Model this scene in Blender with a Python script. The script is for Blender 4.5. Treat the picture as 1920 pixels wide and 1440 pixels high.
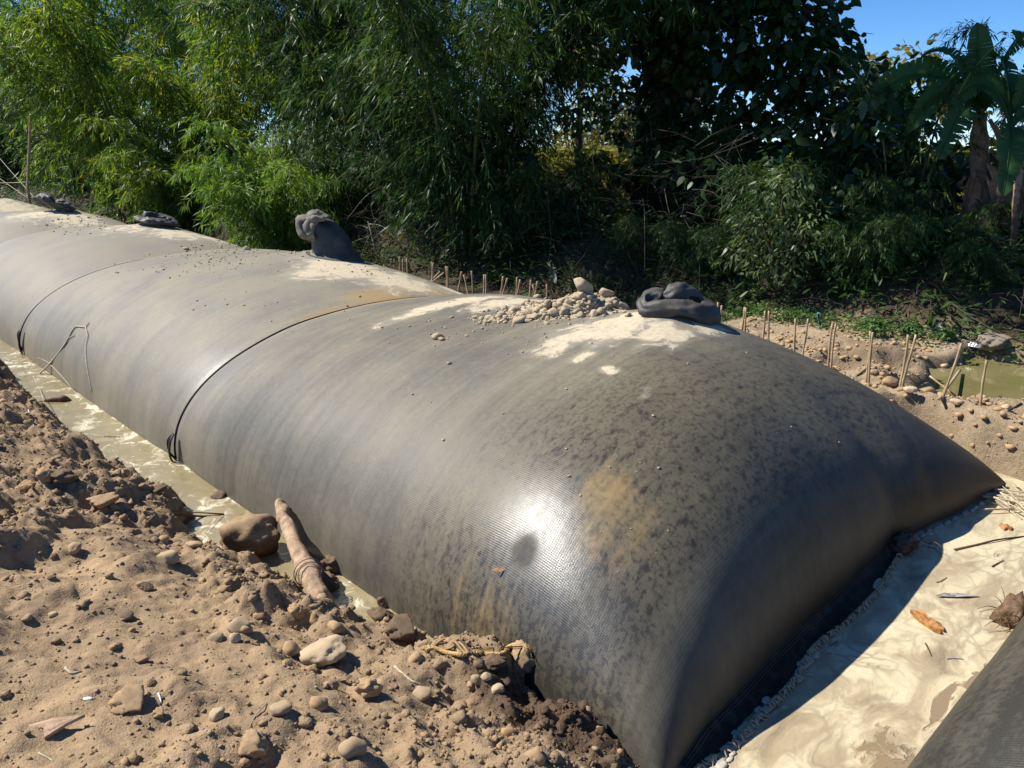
import bpy, bmesh, math, random
import numpy as np
from mathutils import Vector, noise as mnoise

for o in list(bpy.data.objects): bpy.data.objects.remove(o)
S = bpy.context.scene
COL = S.collection
RNG = np.random.default_rng(7)
random.seed(7)

# ------------------------------------------------------------------ camera
CH = 2.1                                   # eye height above the water
FPX = 1443.0                               # focal length in photo pixels (1920 wide)
PITCH = math.atan((720 - 286) / FPX)
YAW = math.radians(44.193)                 # the tube axis (+Y) lies this far left of the view
cd = bpy.data.cameras.new('camera'); cam = bpy.data.objects.new('camera', cd); COL.objects.link(cam)
cd.sensor_width = 36; cd.lens = FPX / 1920 * 36; cd.clip_start = .05; cd.clip_end = 2000
cam.location = (0, 0, CH); cam.rotation_euler = (math.pi/2 - PITCH, 0, -YAW)
S.camera = cam

# ------------------------------------------------------------------ sky, sun, exposure
SUN_EL = math.radians(48); sh = np.array([-.54, .84]); sh /= np.hypot(*sh)
SUN = Vector((sh[0]*math.cos(SUN_EL), sh[1]*math.cos(SUN_EL), math.sin(SUN_EL)))
w = bpy.data.worlds.new('World'); S.world = w; w.use_nodes = True
wn = w.node_tree.nodes; wl = w.node_tree.links
bg = wn['Background']; sky = wn.new('ShaderNodeTexSky'); sky.sky_type = 'NISHITA'; sky.sun_disc = False
sky.sun_elevation = SUN_EL; sky.sun_rotation = math.atan2(SUN.x, SUN.y)
sky.air_density = .85; sky.dust_density = 0.; sky.ozone_density = 5.; sky.altitude = 2500
hs = wn.new('ShaderNodeHueSaturation'); hs.inputs['Saturation'].default_value = 1.18; wl.new(sky.outputs[0], hs.inputs['Color']); wl.new(hs.outputs[0], bg.inputs[0]); bg.inputs[1].default_value = .10
sd = bpy.data.lights.new('sun', 'SUN'); sd.energy = 4.6; sd.angle = math.radians(.53); sd.color = (1, .95, .86)
so = bpy.data.objects.new('sun', sd); COL.objects.link(so)
so.rotation_euler = SUN.to_track_quat('Z', 'Y').to_euler(); so.location = (0, 0, 30)
S.view_settings.view_transform = 'Standard'; S.view_settings.look = 'None'
S.cycles.max_bounces = 4; S.cycles.diffuse_bounces = 2; S.cycles.glossy_bounces = 2; S.cycles.transmission_bounces = 2
S.view_settings.exposure = .84; S.view_settings.gamma = 1.0; S.view_settings.use_curve_mapping = False

# ------------------------------------------------------------------ pixel helpers (a pixel gives a direction; the surface gives the distance)
def ray(x, y):
    r = x - 960; v = 720 - y
    up = v*math.cos(PITCH) - FPX*math.sin(PITCH); fh = FPX*math.cos(PITCH) + v*math.sin(PITCH)
    return np.array([r*math.cos(YAW) + fh*math.sin(YAW), -r*math.sin(YAW) + fh*math.cos(YAW), up])
def onZ(x, y, z=0.): d = ray(x, y); return d*((z - CH)/d[2]) + [0, 0, CH]
def onX(x, y, X): d = ray(x, y); return d*(X/d[0]) + [0, 0, CH]
def onY(x, y, Y): d = ray(x, y); return d*(Y/d[1]) + [0, 0, CH]
def depth(P): return (P[0]*math.sin(YAW) + P[1]*math.cos(YAW))*math.cos(PITCH) - (P[2] - CH)*math.sin(PITCH)
def mpp(P): return depth(P)/FPX            # metres per photo pixel at P

# ------------------------------------------------------------------ numpy noise
def _h(ix, iy, iz, seed):
    n = (ix.astype(np.int64)*374761393 + iy.astype(np.int64)*668265263 + iz.astype(np.int64)*2147483647 + seed*1274126177) & 0xffffffff
    n = ((n ^ (n >> 13))*1274126177) & 0xffffffff
    n = ((n ^ (n >> 16))*2246822519) & 0xffffffff
    return ((n ^ (n >> 15)) & 0xffff)/32767.5 - 1
def vn(x, y, z=None, seed=0):
    x = np.asarray(x, float); y = np.asarray(y, float)
    if z is None:
        ix, iy = np.floor(x), np.floor(y); fx, fy = x-ix, y-iy; u, v = fx*fx*fx*(fx*(fx*6-15)+10), fy*fy*fy*(fy*(fy*6-15)+10); o = np.zeros_like(ix)
        a, b, c, d = _h(ix, iy, o, seed), _h(ix+1, iy, o, seed), _h(ix, iy+1, o, seed), _h(ix+1, iy+1, o, seed)
        return a + (b-a)*u + (c-a)*v + (a-b-c+d)*u*v
    z = np.asarray(z, float)
    ix, iy, iz = np.floor(x), np.floor(y), np.floor(z); fx, fy, fz = x-ix, y-iy, z-iz
    u, v, q = fx*fx*fx*(fx*(fx*6-15)+10), fy*fy*fy*(fy*(fy*6-15)+10), fz*fz*(3-2*fz)
    r = 0
    for dx in (0, 1):
        for dy in (0, 1):
            for dz in (0, 1):
                r = r + _h(ix+dx, iy+dy, iz+dz, seed)*(u if dx else 1-u)*(v if dy else 1-v)*(q if dz else 1-q)
    return r
def fbm(x, y, z=None, o=4, seed=0, g=.5):
    r = 0; a = 1; f = 1; t = 0
    for k in range(o):
        r = r + a*vn(x*f + 13.7*k, y*f - 7.1*k, None if z is None else z*f, seed+k); t += a; a *= g; f *= 2.03
    return r/t
def lumps(x, y, seed):
    """separate rounded lumps, one per cell of size 1, each of its own height"""
    ix, iy = np.floor(x), np.floor(y); o = np.zeros_like(ix); best = np.zeros_like(ix)
    for dx in (-1, 0, 1):
        for dy in (-1, 0, 1):
            cx, cy = ix+dx, iy+dy; px, py = cx + .5 + .45*_h(cx, cy, o, seed), cy + .5 + .45*_h(cx, cy, o+1, seed); k = .5 + .5*_h(cx, cy, o+2, seed)
            d2 = ((x-px)**2 + (y-py)**2)/(.25 + .5*k)**2
            best = np.maximum(best, k*np.sqrt(np.clip(1-d2, 0, 1)))
    return best
def sm(a, b, x): t = np.clip((x-a)/(b-a), 0, 1); return t*t*(3-2*t)

# ------------------------------------------------------------------ shapes of the ground and of the tube
XC, TW, TN, YE = 3.69, 1.86, 2.2, 1.1
RINGS = [5.36, 9.65, 13.94, 18.2, 22.5]
PORTS = [(4.02, 2.66), (4.12, 7.0), (4.1, 11.45), (4.0, 15.3), (4.0, 19.6)]
def y_end(X):
    b = np.interp(X, [1.83, 2.2, 3.0, 3.7, 4.02, 4.22, 4.5, 5.0, 5.55], [1.16, 1.21, 1.25, 1.26, 1.265, 1.285, 1.22, 1.14, 1.07])
    return b
def tube_hz(v, X=3.0):
    t = np.clip((v-YE)/(1.8 - .75*sm(4.9, 2.3, X)), 0, 1)
    H = 1.06*np.sqrt(np.clip(1-(1-t)**2, 0, 1))
    for r in RINGS: H = H - .16*np.exp(-np.abs((v-r)/.62)**1.5)
    return np.maximum(H, 0)
def tube_fold(X, v):                        # creases that rise from the pinch in the end seam
    t = v - YE; e = .55*np.exp(-np.clip(t, 0, 9)/.26)*sm(0, .05, t)
    return e*(-.075*np.exp(-((X-4.2+.12*t)/.07)**2) + .04*np.exp(-((X-4.0+.3*t)/.09)**2) + .045*np.exp(-((X-4.42-.3*t)/.10)**2)
              - .03*np.exp(-((X-4.62-.2*t)/.08)**2) + .02*np.exp(-((X-2.35)/.12)**2) - .02*np.exp(-((X-2.15)/.1)**2))
def tube_extra(X, v):
    z = .014*fbm(X*1.3, v*1.1, o=2, seed=3)*sm(YE+.1, YE+.8, v)
    for px, py in PORTS: 
        d2 = (X-px)**2 + (v-py)**2
        z = z + .07*np.exp(-d2/.5) + .05*np.exp(-d2/.06)
    return z + tube_fold(X, v)
def tube_z(X, Y):
    X = np.asarray(X, float); Y = np.asarray(Y, float)
    v = Y - (y_end(X)-YE)*np.clip(1-(Y-1.2)/2, 0, 1)
    q = np.clip(1-np.abs((X-XC)/TW)**TN, 0, 1)**(1/TN)
    z = tube_hz(v, X)*q + tube_extra(X, v)*q
    return np.where((np.abs(X-XC) < TW) & (v > YE) & (Y < 27), z, -9)
_EY = [-3, 0, .6, .95, 1.3, 1.86, 2.1, 2.38, 2.57, 2.82, 3.05, 3.48, 3.86, 4.2, 4.34, 4.83, 5.57, 6.21, 7.0, 7.8, 9.29, 12, 30]
_EX = [1.4, 1.60, 1.66, 1.74, 1.86, 1.92, 1.87, 1.74, 1.65, 1.60, 1.58, 1.58, 1.47, 1.43, 1.55, 1.52, 1.46, 1.41, 1.44, 1.50, 1.55, 1.58, 1.58]
def soil_base(X, Y):
    d = np.interp(Y, _EY, _EX) + .05*vn(Y*3.1, Y*0+2, seed=5) + .035*vn(Y*9, Y*0, seed=6) - X
    dd = np.maximum(d, 0)
    up = .17*(1-np.exp(-dd/.24)) + .20*(1-np.exp(-dd/.65)) + .15*sm(.2, 2.2, dd)
    far = sm(6, 10, Y)*.06*sm(0, .4, dd)
    return np.where(d > 0, up + far, d*.9), d
def crumbly(X, Y):                           # 1 where the soil is loose and lumpy, 0 where it is packed
    _, d = soil_base(X, Y)
    return np.clip(.95*np.exp(-(np.maximum(d, 0)/.42)**2) + sm(-.15, .35, fbm(X*1.3, Y*1.3, o=3, seed=21)) + sm(2.3, 1.5, Y)*.6, 0, 1)
def soil_z(X, Y):
    X = np.asarray(X, float); Y = np.asarray(Y, float)
    b, d = soil_base(X, Y); c = crumbly(X, Y)
    k = sm(-.05, .12, d)
    n1 = fbm(X*2.2, Y*2.2, o=3, seed=31); n2 = fbm(X*9, Y*9, o=3, seed=41)
    rid = 1-np.abs(fbm(X*5.5+n1, Y*5.5, o=4, seed=51))*2.2
    wv = np.sin((X*1.0 - Y*.75)*21 + 5*n1)*.004*(1-c)
    pit = np.clip(fbm(X*16, Y*16, o=2, seed=45), 0, 1)
    wx, wy = X + .02*n2, Y + .02*n1
    lm = .075*lumps(wx/.30, wy/.30, 6)*sm(.35, .8, c) + .055*lumps(wx/.16, wy/.16, 7) + .03*lumps(wx/.075, wy/.075, 8) + .014*lumps(wx/.036, wy/.036, 9)
    n3 = fbm(X*34, Y*34, o=3, seed=141)
    z = b - .02*c + k*(.004+.009*c)*n3 + k*lm*(.26 + .74*c) + k*(.07*n1 + .03*(1-2*np.abs(vn(X*3.1+n1, Y*2.3, seed=77))) + (.007+.012*c)*n2 + (.007+.014*c)*rid + .02*c*pit + wv)
    return np.where((X < 2.2) & (Y > -3) & (Y < 30), z, -9)
def bank_x(Y): return np.interp(Y, [-40, -4, 1.5, 2.6, 5, 9, 13, 17, 26, 60], [9, 8.6, 8.4, 8.15, 7.9, 7.8, 7.5, 7.0, 6.6, 6.0]) + .25*vn(np.asarray(Y)*.8, np.asarray(Y)*0, seed=9)
def ground_z(X, Y):
    X = np.asarray(X, float); Y = np.asarray(Y, float)
    n1 = fbm(X*1.7, Y*1.7, o=4, seed=61); n2 = fbm(X*6, Y*6, o=4, seed=71); rid = 1-2*np.abs(fbm(X*3.1, Y*3.1, o=4, seed=81))
    left = .38 - 1.1*sm(-2.0, 1.0, X)
    e = 5.82 + .14*vn(Y*2.3, Y*0, seed=11) - .10*sm(2, 4, Y)
    berm = -.45 + (.77 + .05*n1)*sm(e-.1, e+.18, X) + (.045*n2 + .085*rid)*sm(e-.05, e+.2, X)
    shelf = .33 + .04*n1 + .018*n2
    berm = berm - .10*sm(6.15, 6.6, X)*sm(2.3, 1.8, Y)
    z = np.where(X < e-.3, np.where(X < 1.6, left, -.5), np.where(X < 7.0, berm, berm + (shelf-berm)*sm(7.0, 7.5, X)))
    # the dug pool behind the berm
    pe = 2.05 + .22*vn(X*2.2, X*0, seed=13) - .2*sm(7.6, 8.2, X)
    inside = sm(6.55 + .08*vn(Y*3, Y*0, seed=14), 6.72, X)*sm(pe+.1, pe-.05, Y)*sm(8.3, 8.12, X + .08*n2)*sm(-9, -8, Y)
    z = z*(1-inside) + inside*(.0 + .03*n2)
    # broken lumps of soil between the stakes and the pool
    lump = np.exp(-(((X-6.95)/.5)**2 + ((Y-2.55)/.42)**2))
    z = z + lump*(.03 + .13*rid - .06) - .22*sm(4.0, 5.0, Y)*sm(e-.1, e+.2, X)
    b = bank_x(Y); z = z + (.70*sm(0, 1.3, X-b) - .20*sm(1.2, 4, X-b))*(1-inside) + (.06*n2 + .10*rid*sm(0, .8, X-b))*sm(0, .5, X-b)*sm(14, 11, X)
    z = np.where((Y > 27.5) & (X < 7) & (X > 1.2), np.maximum(z, -.5 + .9*sm(27.5, 29, Y)), z)
    z = np.where((Y < -7) & (X > 1.2) & (X < 7), np.maximum(z, -.5 + .9*sm(-12, -13, Y)), z)
    return z
def all_z(X, Y):
    return np.maximum.reduce([tube_z(X, Y), soil_z(X, Y), ground_z(X, Y), np.zeros_like(X)])
def hit(x, y, fn=all_z, far=45, near=1.2, st=.03):
    d = ray(x, y); d = d/np.linalg.norm(d)
    def first(t):
        P = d[None]*t[:, None] + np.array([0, 0, CH])
        below = P[:, 2] <= fn(P[:, 0], P[:, 1]); return int(np.argmax(below)) if below.any() else len(t)-1
    t = np.concatenate([np.arange(near, min(9, far), st), np.arange(9, far, .08)]) if far > 9 else np.arange(near, far, st)
    i = max(first(t), 1); t = np.linspace(t[i-1], t[i], 17); i = first(t)
    return d*t[i] + np.array([0, 0, CH])

# ------------------------------------------------------------------ mesh + object helpers
def mesh_np(name, V, F, smooth=True):
    V = np.asarray(V, np.float32); F = np.asarray(F, np.int32); k = F.shape[1]
    me = bpy.data.meshes.new(name); me.vertices.add(len(V)); me.vertices.foreach_set('co', V.ravel())
    me.loops.add(F.size); me.loops.foreach_set('vertex_index', F.ravel())
    me.polygons.add(len(F)); me.polygons.foreach_set('loop_start', np.arange(0, F.size, k, dtype=np.int32))
    try: me.polygons.foreach_set('loop_total', np.full(len(F), k, np.int32))
    except Exception: pass
    me.polygons.foreach_set('use_smooth', np.full(len(F), smooth, bool)); me.update(calc_edges=True); me.validate()
    return me
def attr(me, name, vals):
    a = me.attributes.new(name, 'FLOAT', 'POINT'); a.data.foreach_set('value', np.asarray(vals, np.float32).ravel())
def obj(name, me, mat=None, parent=None):
    o = bpy.data.objects.new(name, me); COL.objects.link(o)
    if mat and me is not None and not me.materials: me.materials.append(mat)
    if parent is not None: o.parent = parent
    return o
def tag(o, label=None, cat=None, group=None, kind=None):
    if label: o['label'] = label
    if cat: o['category'] = cat
    if group: o['group'] = group
    if kind: o['kind'] = kind
    return o
def empty(name, loc, label, cat, group=None):
    o = obj(name, None); o.location = tuple(loc); return tag(o, label, cat, group)
def grid_faces(nu, nv):
    i = np.arange(nu-1)[:, None]; j = np.arange(nv-1)[None]
    a = (i*nv + j); return np.stack([a, a+nv, a+nv+1, a+1], -1).reshape(-1, 4)
def sweep(path, rad, n=8, squash=None, cap=True, wob=0., seed=0, ell=None):
    """tube along a path, per-point radius; returns V, F (quads, caps as degenerate fans of quads)"""
    P = np.asarray(path, float); m = len(P); R = np.broadcast_to(np.asarray(rad, float), (m,))
    T = np.gradient(P, axis=0); T /= np.linalg.norm(T, axis=1)[:, None] + 1e-9
    up = np.array([0, 0, 1.]) if abs(T[0][2]) < .9 else np.array([1., 0, 0])
    V = []
    a = np.linspace(0, 2*math.pi, n, endpoint=False); prev = None
    for i in range(m):
        if prev is None: s = np.cross(T[i], up)
        else: s = prev - T[i]*np.dot(prev, T[i])
        s /= np.linalg.norm(s) + 1e-9; prev = s; b = np.cross(s, T[i])
        r = R[i]
        ring = P[i] + r*(np.cos(a)[:, None]*s*(ell[0] if ell else 1) + np.sin(a)[:, None]*b*(ell[1] if ell else 1))
        V.append(ring)
    V = np.concatenate(V)
    if wob:
        V = V + wob*np.stack([fbm(V[:, 0]*9+k*31, V[:, 1]*9, V[:, 2]*9, o=3, seed=seed+k*7) for k in range(3)], 1)
    F = []
    for i in range(m-1):
        for k in range(n):
            F.append((i*n+k, i*n+(k+1) % n, (i+1)*n+(k+1) % n, (i+1)*n+k))
    if cap:
        V = np.concatenate([V, P[:1], P[-1:]]); c0, c1 = m*n, m*n+1
        for k in range(0, n, 2):
            F.append((c0, (k+2) % n, k+1, k)); F.append((c1, (m-1)*n+k, (m-1)*n+k+1, (m-1)*n+(k+2) % n))
    return V, np.array(F)
def spl(pts, n=40):
    """Catmull-Rom through points"""
    P = np.asarray(pts, float); P = np.vstack([2*P[0]-P[1], P, 2*P[-1]-P[-2]]); m = len(P)-3
    t = np.linspace(0, m-1e-6, n); i = t.astype(int); u = (t-i)[:, None]
    a, b, c, d = P[i], P[i+1], P[i+2], P[i+3]
    return .5*((2*b) + (c-a)*u + (2*a-5*b+4*c-d)*u*u + (-a+3*b-3*c+d)*u**3)
def join(parts):
    V = []; F = []; k = 0
    for v, f in parts: V.append(v); F.append(np.asarray(f)+k); k += len(v)
    return np.concatenate(V), np.concatenate(F)

# ------------------------------------------------------------------ materials
def new_mat(name):
    m = bpy.data.materials.new(name); m.use_nodes = True; nt = m.node_tree
    return m, nt, nt.nodes['Principled BSDF']
class N:
    def __init__(s, nt): s.nt = nt
    def __call__(s, t, ins=None, **kw):
        n = s.nt.nodes.new('ShaderNode'+t)
        for k, v in kw.items(): setattr(n, k, v)
        for k, v in (ins or {}).items():
            sk = n.inputs[k]
            if isinstance(v, bpy.types.NodeSocket): s.nt.links.new(v, sk)
            else: sk.default_value = v
        return n
    def ramp(s, fac, stops, interp='LINEAR'):
        n = s('ValToRGB', {0: fac}); e = n.color_ramp.elements; n.color_ramp.interpolation = interp
        while len(e) < len(stops): e.new(.5)
        for i, (p, c) in enumerate(stops):
            e[i].position = p; e[i].color = (c, c, c, 1) if isinstance(c, (int, float)) else (*c, 1)
        return n.outputs[0]
    def noise(s, vec, scale, detail=4, rough=.55, dist=0.): 
        return s('TexNoise', {'Vector': vec, 'Scale': scale, 'Detail': detail, 'Roughness': rough, 'Distortion': dist}).outputs[0]
    def math(s, op, a, b=0., c=None):
        n = s('Math', {0: a, 1: b}, operation=op)
        return n.outputs[0]
    def mix(s, f, a, b, blend='MIX'):
        n = s('Mix', data_type='RGBA', blend_type=blend)
        for idx, v in ((0, f), (6, a), (7, b)):
            if isinstance(v, bpy.types.NodeSocket): s.nt.links.new(v, n.inputs[idx])
            else: n.inputs[idx].default_value = (*v, 1) if isinstance(v, tuple) else v
        return n.outputs[2]
    def attr(s, name): return s('Attribute', attribute_name=name).outputs['Fac']
    def bump(s, h, strength, dist=.01, normal=None):
        d = {'Height': h, 'Strength': strength, 'Distance': dist}
        if normal is not None: d['Normal'] = normal
        return s('Bump', d).outputs[0]
    def map(s, vec, scale=(1, 1, 1), loc=(0, 0, 0)): return s('Mapping', {'Vector': vec, 'Scale': scale, 'Location': loc}).outputs[0]

def mat_soil(name, dry=(.365, .252, .142), grey=(.225, .158, .097), damp=(.09, .056, .031), use_attr=True, fine=1.):
    m, nt, b = new_mat(name); n = N(nt); g = n('NewGeometry').outputs['Position'] if use_attr else n('TexCoord').outputs['Object']
    a = n.noise(g, 2.2*fine, 5, .6); c = n.noise(g, 22*fine, 5, .65); f = n.noise(g, 140*fine, 3, .7)
    col = n.mix(n.ramp(a, [(.38, 0), (.62, 1)]), grey, dry)
    col = n.mix(n.ramp(c, [(.35, 0), (.75, .55)]), col, tuple(x*1.22 for x in dry))
    col = n.mix(n.ramp(f, [(.30, .5), (.5, 0)]), col, tuple(x*.5 for x in grey))
    if use_attr:
        cr = n.attr('crumb'); wet = n.attr('wet')
        col = n.mix(n.math('MULTIPLY', cr, .55), col, grey)
        wf = n.ramp(n.math('ADD', wet, n.math('MULTIPLY', n.math('SUBTRACT', c, .5), .9)), [(.42, 0), (.72, 1)])
        col = n.mix(wf, col, damp)
        nt.links.new(n.math('SUBTRACT', .95, n.math('MULTIPLY', wf, .42)), b.inputs['Roughness'])
    else:
        b.inputs['Roughness'].default_value = .95
    nt.links.new(col, b.inputs['Base Color']); b.inputs['Specular IOR Level'].default_value = .25
    nm = n.bump(n.math('ADD', n.math('MULTIPLY', c, 1.2), f), .8 if use_attr else .7, .008 if use_attr else .0012); nt.links.new(nm, b.inputs['Normal'])
    return m
M_SOIL = mat_soil('dry_soil')
M_CLOD = mat_soil('soil_clod', dry=(.40, .268, .145), grey=(.28, .19, .11), use_attr=False)
M_CLODD = mat_soil('damp_clod', dry=(.16, .11, .07), grey=(.11, .075, .05), use_attr=False)
M_RUB = mat_soil('pale_rubble', dry=(.42, .335, .225), grey=(.31, .24, .155), use_attr=False)
def mat_stone(name, c1, c2, dust_shade):
    m, nt, b = new_mat(name); n = N(nt); g = n('TexCoord').outputs['Object']; inf = n('ObjectInfo').outputs['Random']
    v = n('VectorMath', {0: g, 1: n('CombineXYZ', {0: inf, 1: inf, 2: inf}).outputs[0]}, operation='ADD').outputs[0]
    a = n.noise(v, 14, 5); f = n.noise(v, 120, 3)
    col = n.mix(n.ramp(a, [(.35, 0), (.65, 1)]), c1, c2); up = n('SeparateXYZ', {0: n('NewGeometry').outputs['Normal']}).outputs[2]
    dd = n.ramp(n.math('ADD', up, n.math('MULTIPLY', n.math('SUBTRACT', n.noise(v, 22, 5), .5), 1.6)), [(.2, 0), (.8, .8)])
    col = n.mix(dd, col, dust_shade); nt.links.new(col, b.inputs['Base Color']); b.inputs['Roughness'].default_value = .9
    b.inputs['Specular IOR Level'].default_value = .25
    nt.links.new(n.bump(n.math('ADD', n.math('ADD', a, n.noise(v, 45, 4, .7)), f), .8, .002), b.inputs['Normal']); return m
M_STONE = mat_stone('river_stone', (.31, .235, .15), (.43, .33, .22), (.43, .31, .18))
M_BOULD = mat_stone('boulder_stone', (.11, .07, .036), (.18, .115, .06), (.36, .25, .14))
M_PALE = mat_stone('pale_stone', (.46, .36, .235), (.56, .45, .31), (.50, .375, .225))
M_WETST = mat_stone('wet_stone', (.14, .1, .07), (.2, .15, .11), (.2, .14, .09))

def mat_plain(name, col, rough=.7, nscale=30, var=.35, bump=.3, spec=.3, stretch=(1, 1, 1)):
    m, nt, b = new_mat(name); n = N(nt); g = n.map(n('TexCoord').outputs['Object'], stretch)
    a = n.noise(g, nscale, 5, .6)
    c = n.mix(n.ramp(a, [(.3, 0), (.7, 1)]), tuple(x*(1-var) for x in col), tuple(min(1, x*(1+var)) for x in col))
    nt.links.new(c, b.inputs['Base Color']); b.inputs['Roughness'].default_value = rough; b.inputs['Specular IOR Level'].default_value = spec
    if bump: nt.links.new(n.bump(a, bump, .01), b.inputs['Normal'])
    return m
M_STRAP = mat_plain('black_strap', (.012, .011, .014), .5, 60, .3, .2)
M_STAKE = mat_plain('bamboo_stake', (.40, .29, .17), .75, 25, .35, .2, stretch=(1, 1, .15))
M_LOG = mat_plain('dry_driftwood', (.33, .225, .145), .9, 22, .5, 1.)
M_TWIG = mat_plain('pale_twig', (.42, .36, .26), .8, 40)
M_DKWOOD = mat_plain('wet_bark', (.13, .08, .045), .6, 40, .5, .6)
M_ORANGE = mat_plain('orange_wood', (.34, .16, .05), .7, 45, .5, .6)
M_ROPE = mat_plain('yellow_rope', (.50, .33, .12), .8, 200, .3, .6)
M_ROPED = mat_plain('dirty_rope', (.30, .2, .11), .85, 200, .3, .6)
M_STRAW = mat_plain('dry_straw', (.46, .38, .26), .75, 60)
M_DEADB = mat_plain('dead_twigs', (.07, .055, .042), .9, 20)
M_LEAFO = mat_plain('fallen_leaf', (.50, .25, .09), .6, 60, .3)
M_WHITE = mat_plain('white_plastic', (.7, .72, .75), .4, 20, .1)
M_TEAL = mat_plain('teal_plastic', (.04, .30, .27), .5, 20, .2)
M_GPLA = mat_plain('grey_plastic', (.30, .28, .28), .35, 20, .3)
M_BARK = mat_plain('tree_bark', (.055, .042, .03), .95, 12, .4, .8)
M_PALEB = mat_plain('pale_bark', (.30, .26, .2), .9, 20, .4, .5)
M_CULM = mat_plain('bamboo_culm', (.12, .13, .045), .55, 12, .35, .1)
M_BANST = mat_plain('banana_stem', (.20, .135, .09), .9, 14, .5, .6)
M_DEADL = mat_plain('dead_banana_leaf', (.28, .16, .10), .85, 12, .4, .6)

def mat_leaf(name, stops, trans=.35, rough=.42, tcol=1.5, spec=.22):
    m, nt, b = new_mat(name); n = N(nt); t = n.attr('tint')
    inf = n('ObjectInfo').outputs['Random']
    c = n.ramp(n.math('ADD', n.math('MULTIPLY', t, .92), n.math('MULTIPLY', inf, .08)), stops)
    nt.links.new(c, b.inputs['Base Color']); b.inputs['Roughness'].default_value = rough; b.inputs['Specular IOR Level'].default_value = spec
    tc = n.mix(1., c, (tcol*1.15, tcol, tcol*.45), 'MULTIPLY')
    tr = n('BsdfTranslucent', {'Color': tc}).outputs[0]
    mx = n('MixShader', {0: trans, 1: b.outputs[0], 2: tr}).outputs[0]
    nt.links.new(mx, nt.nodes['Material Output'].inputs[0]); return m
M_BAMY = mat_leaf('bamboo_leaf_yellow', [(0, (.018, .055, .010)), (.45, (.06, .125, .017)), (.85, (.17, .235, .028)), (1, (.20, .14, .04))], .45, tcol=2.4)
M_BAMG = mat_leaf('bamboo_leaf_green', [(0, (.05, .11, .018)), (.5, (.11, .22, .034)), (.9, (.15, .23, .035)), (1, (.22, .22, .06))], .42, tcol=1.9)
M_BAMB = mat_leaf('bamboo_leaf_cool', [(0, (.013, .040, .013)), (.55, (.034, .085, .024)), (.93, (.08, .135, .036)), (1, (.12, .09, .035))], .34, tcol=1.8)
M_BROAD = mat_leaf('broad_leaf', [(0, (.010, .030, .009)), (.7, (.022, .056, .014)), (1, (.06, .09, .02))], .28, .38, 1.8, .35)
M_SHRUB = mat_leaf('shrub_leaf', [(0, (.06, .10, .038)), (.7, (.13, .19, .075)), (1, (.22, .22, .07))], .35, .4, 1.5, .4)
M_SUNNY = mat_leaf('sunlit_tree_leaf', [(0, (.09, .11, .03)), (.6, (.18, .18, .06)), (1, (.26, .17, .10))], .35, .5, 1.5)
M_BANAN = mat_leaf('banana_leaf', [(0, (.024, .075, .024)), (1, (.05, .12, .034))], .34, .5, 1.8)
M_WEED = mat_leaf('weed_leaf', [(0, (.05, .11, .03)), (1, (.10, .18, .05))], .3, .5, 1.5)
M_CORN = mat_leaf('field_leaf', [(0, (.12, .18, .03)), (.5, (.24, .26, .05)), (1, (.38, .31, .14))], .4, .5, 1.5)

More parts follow.
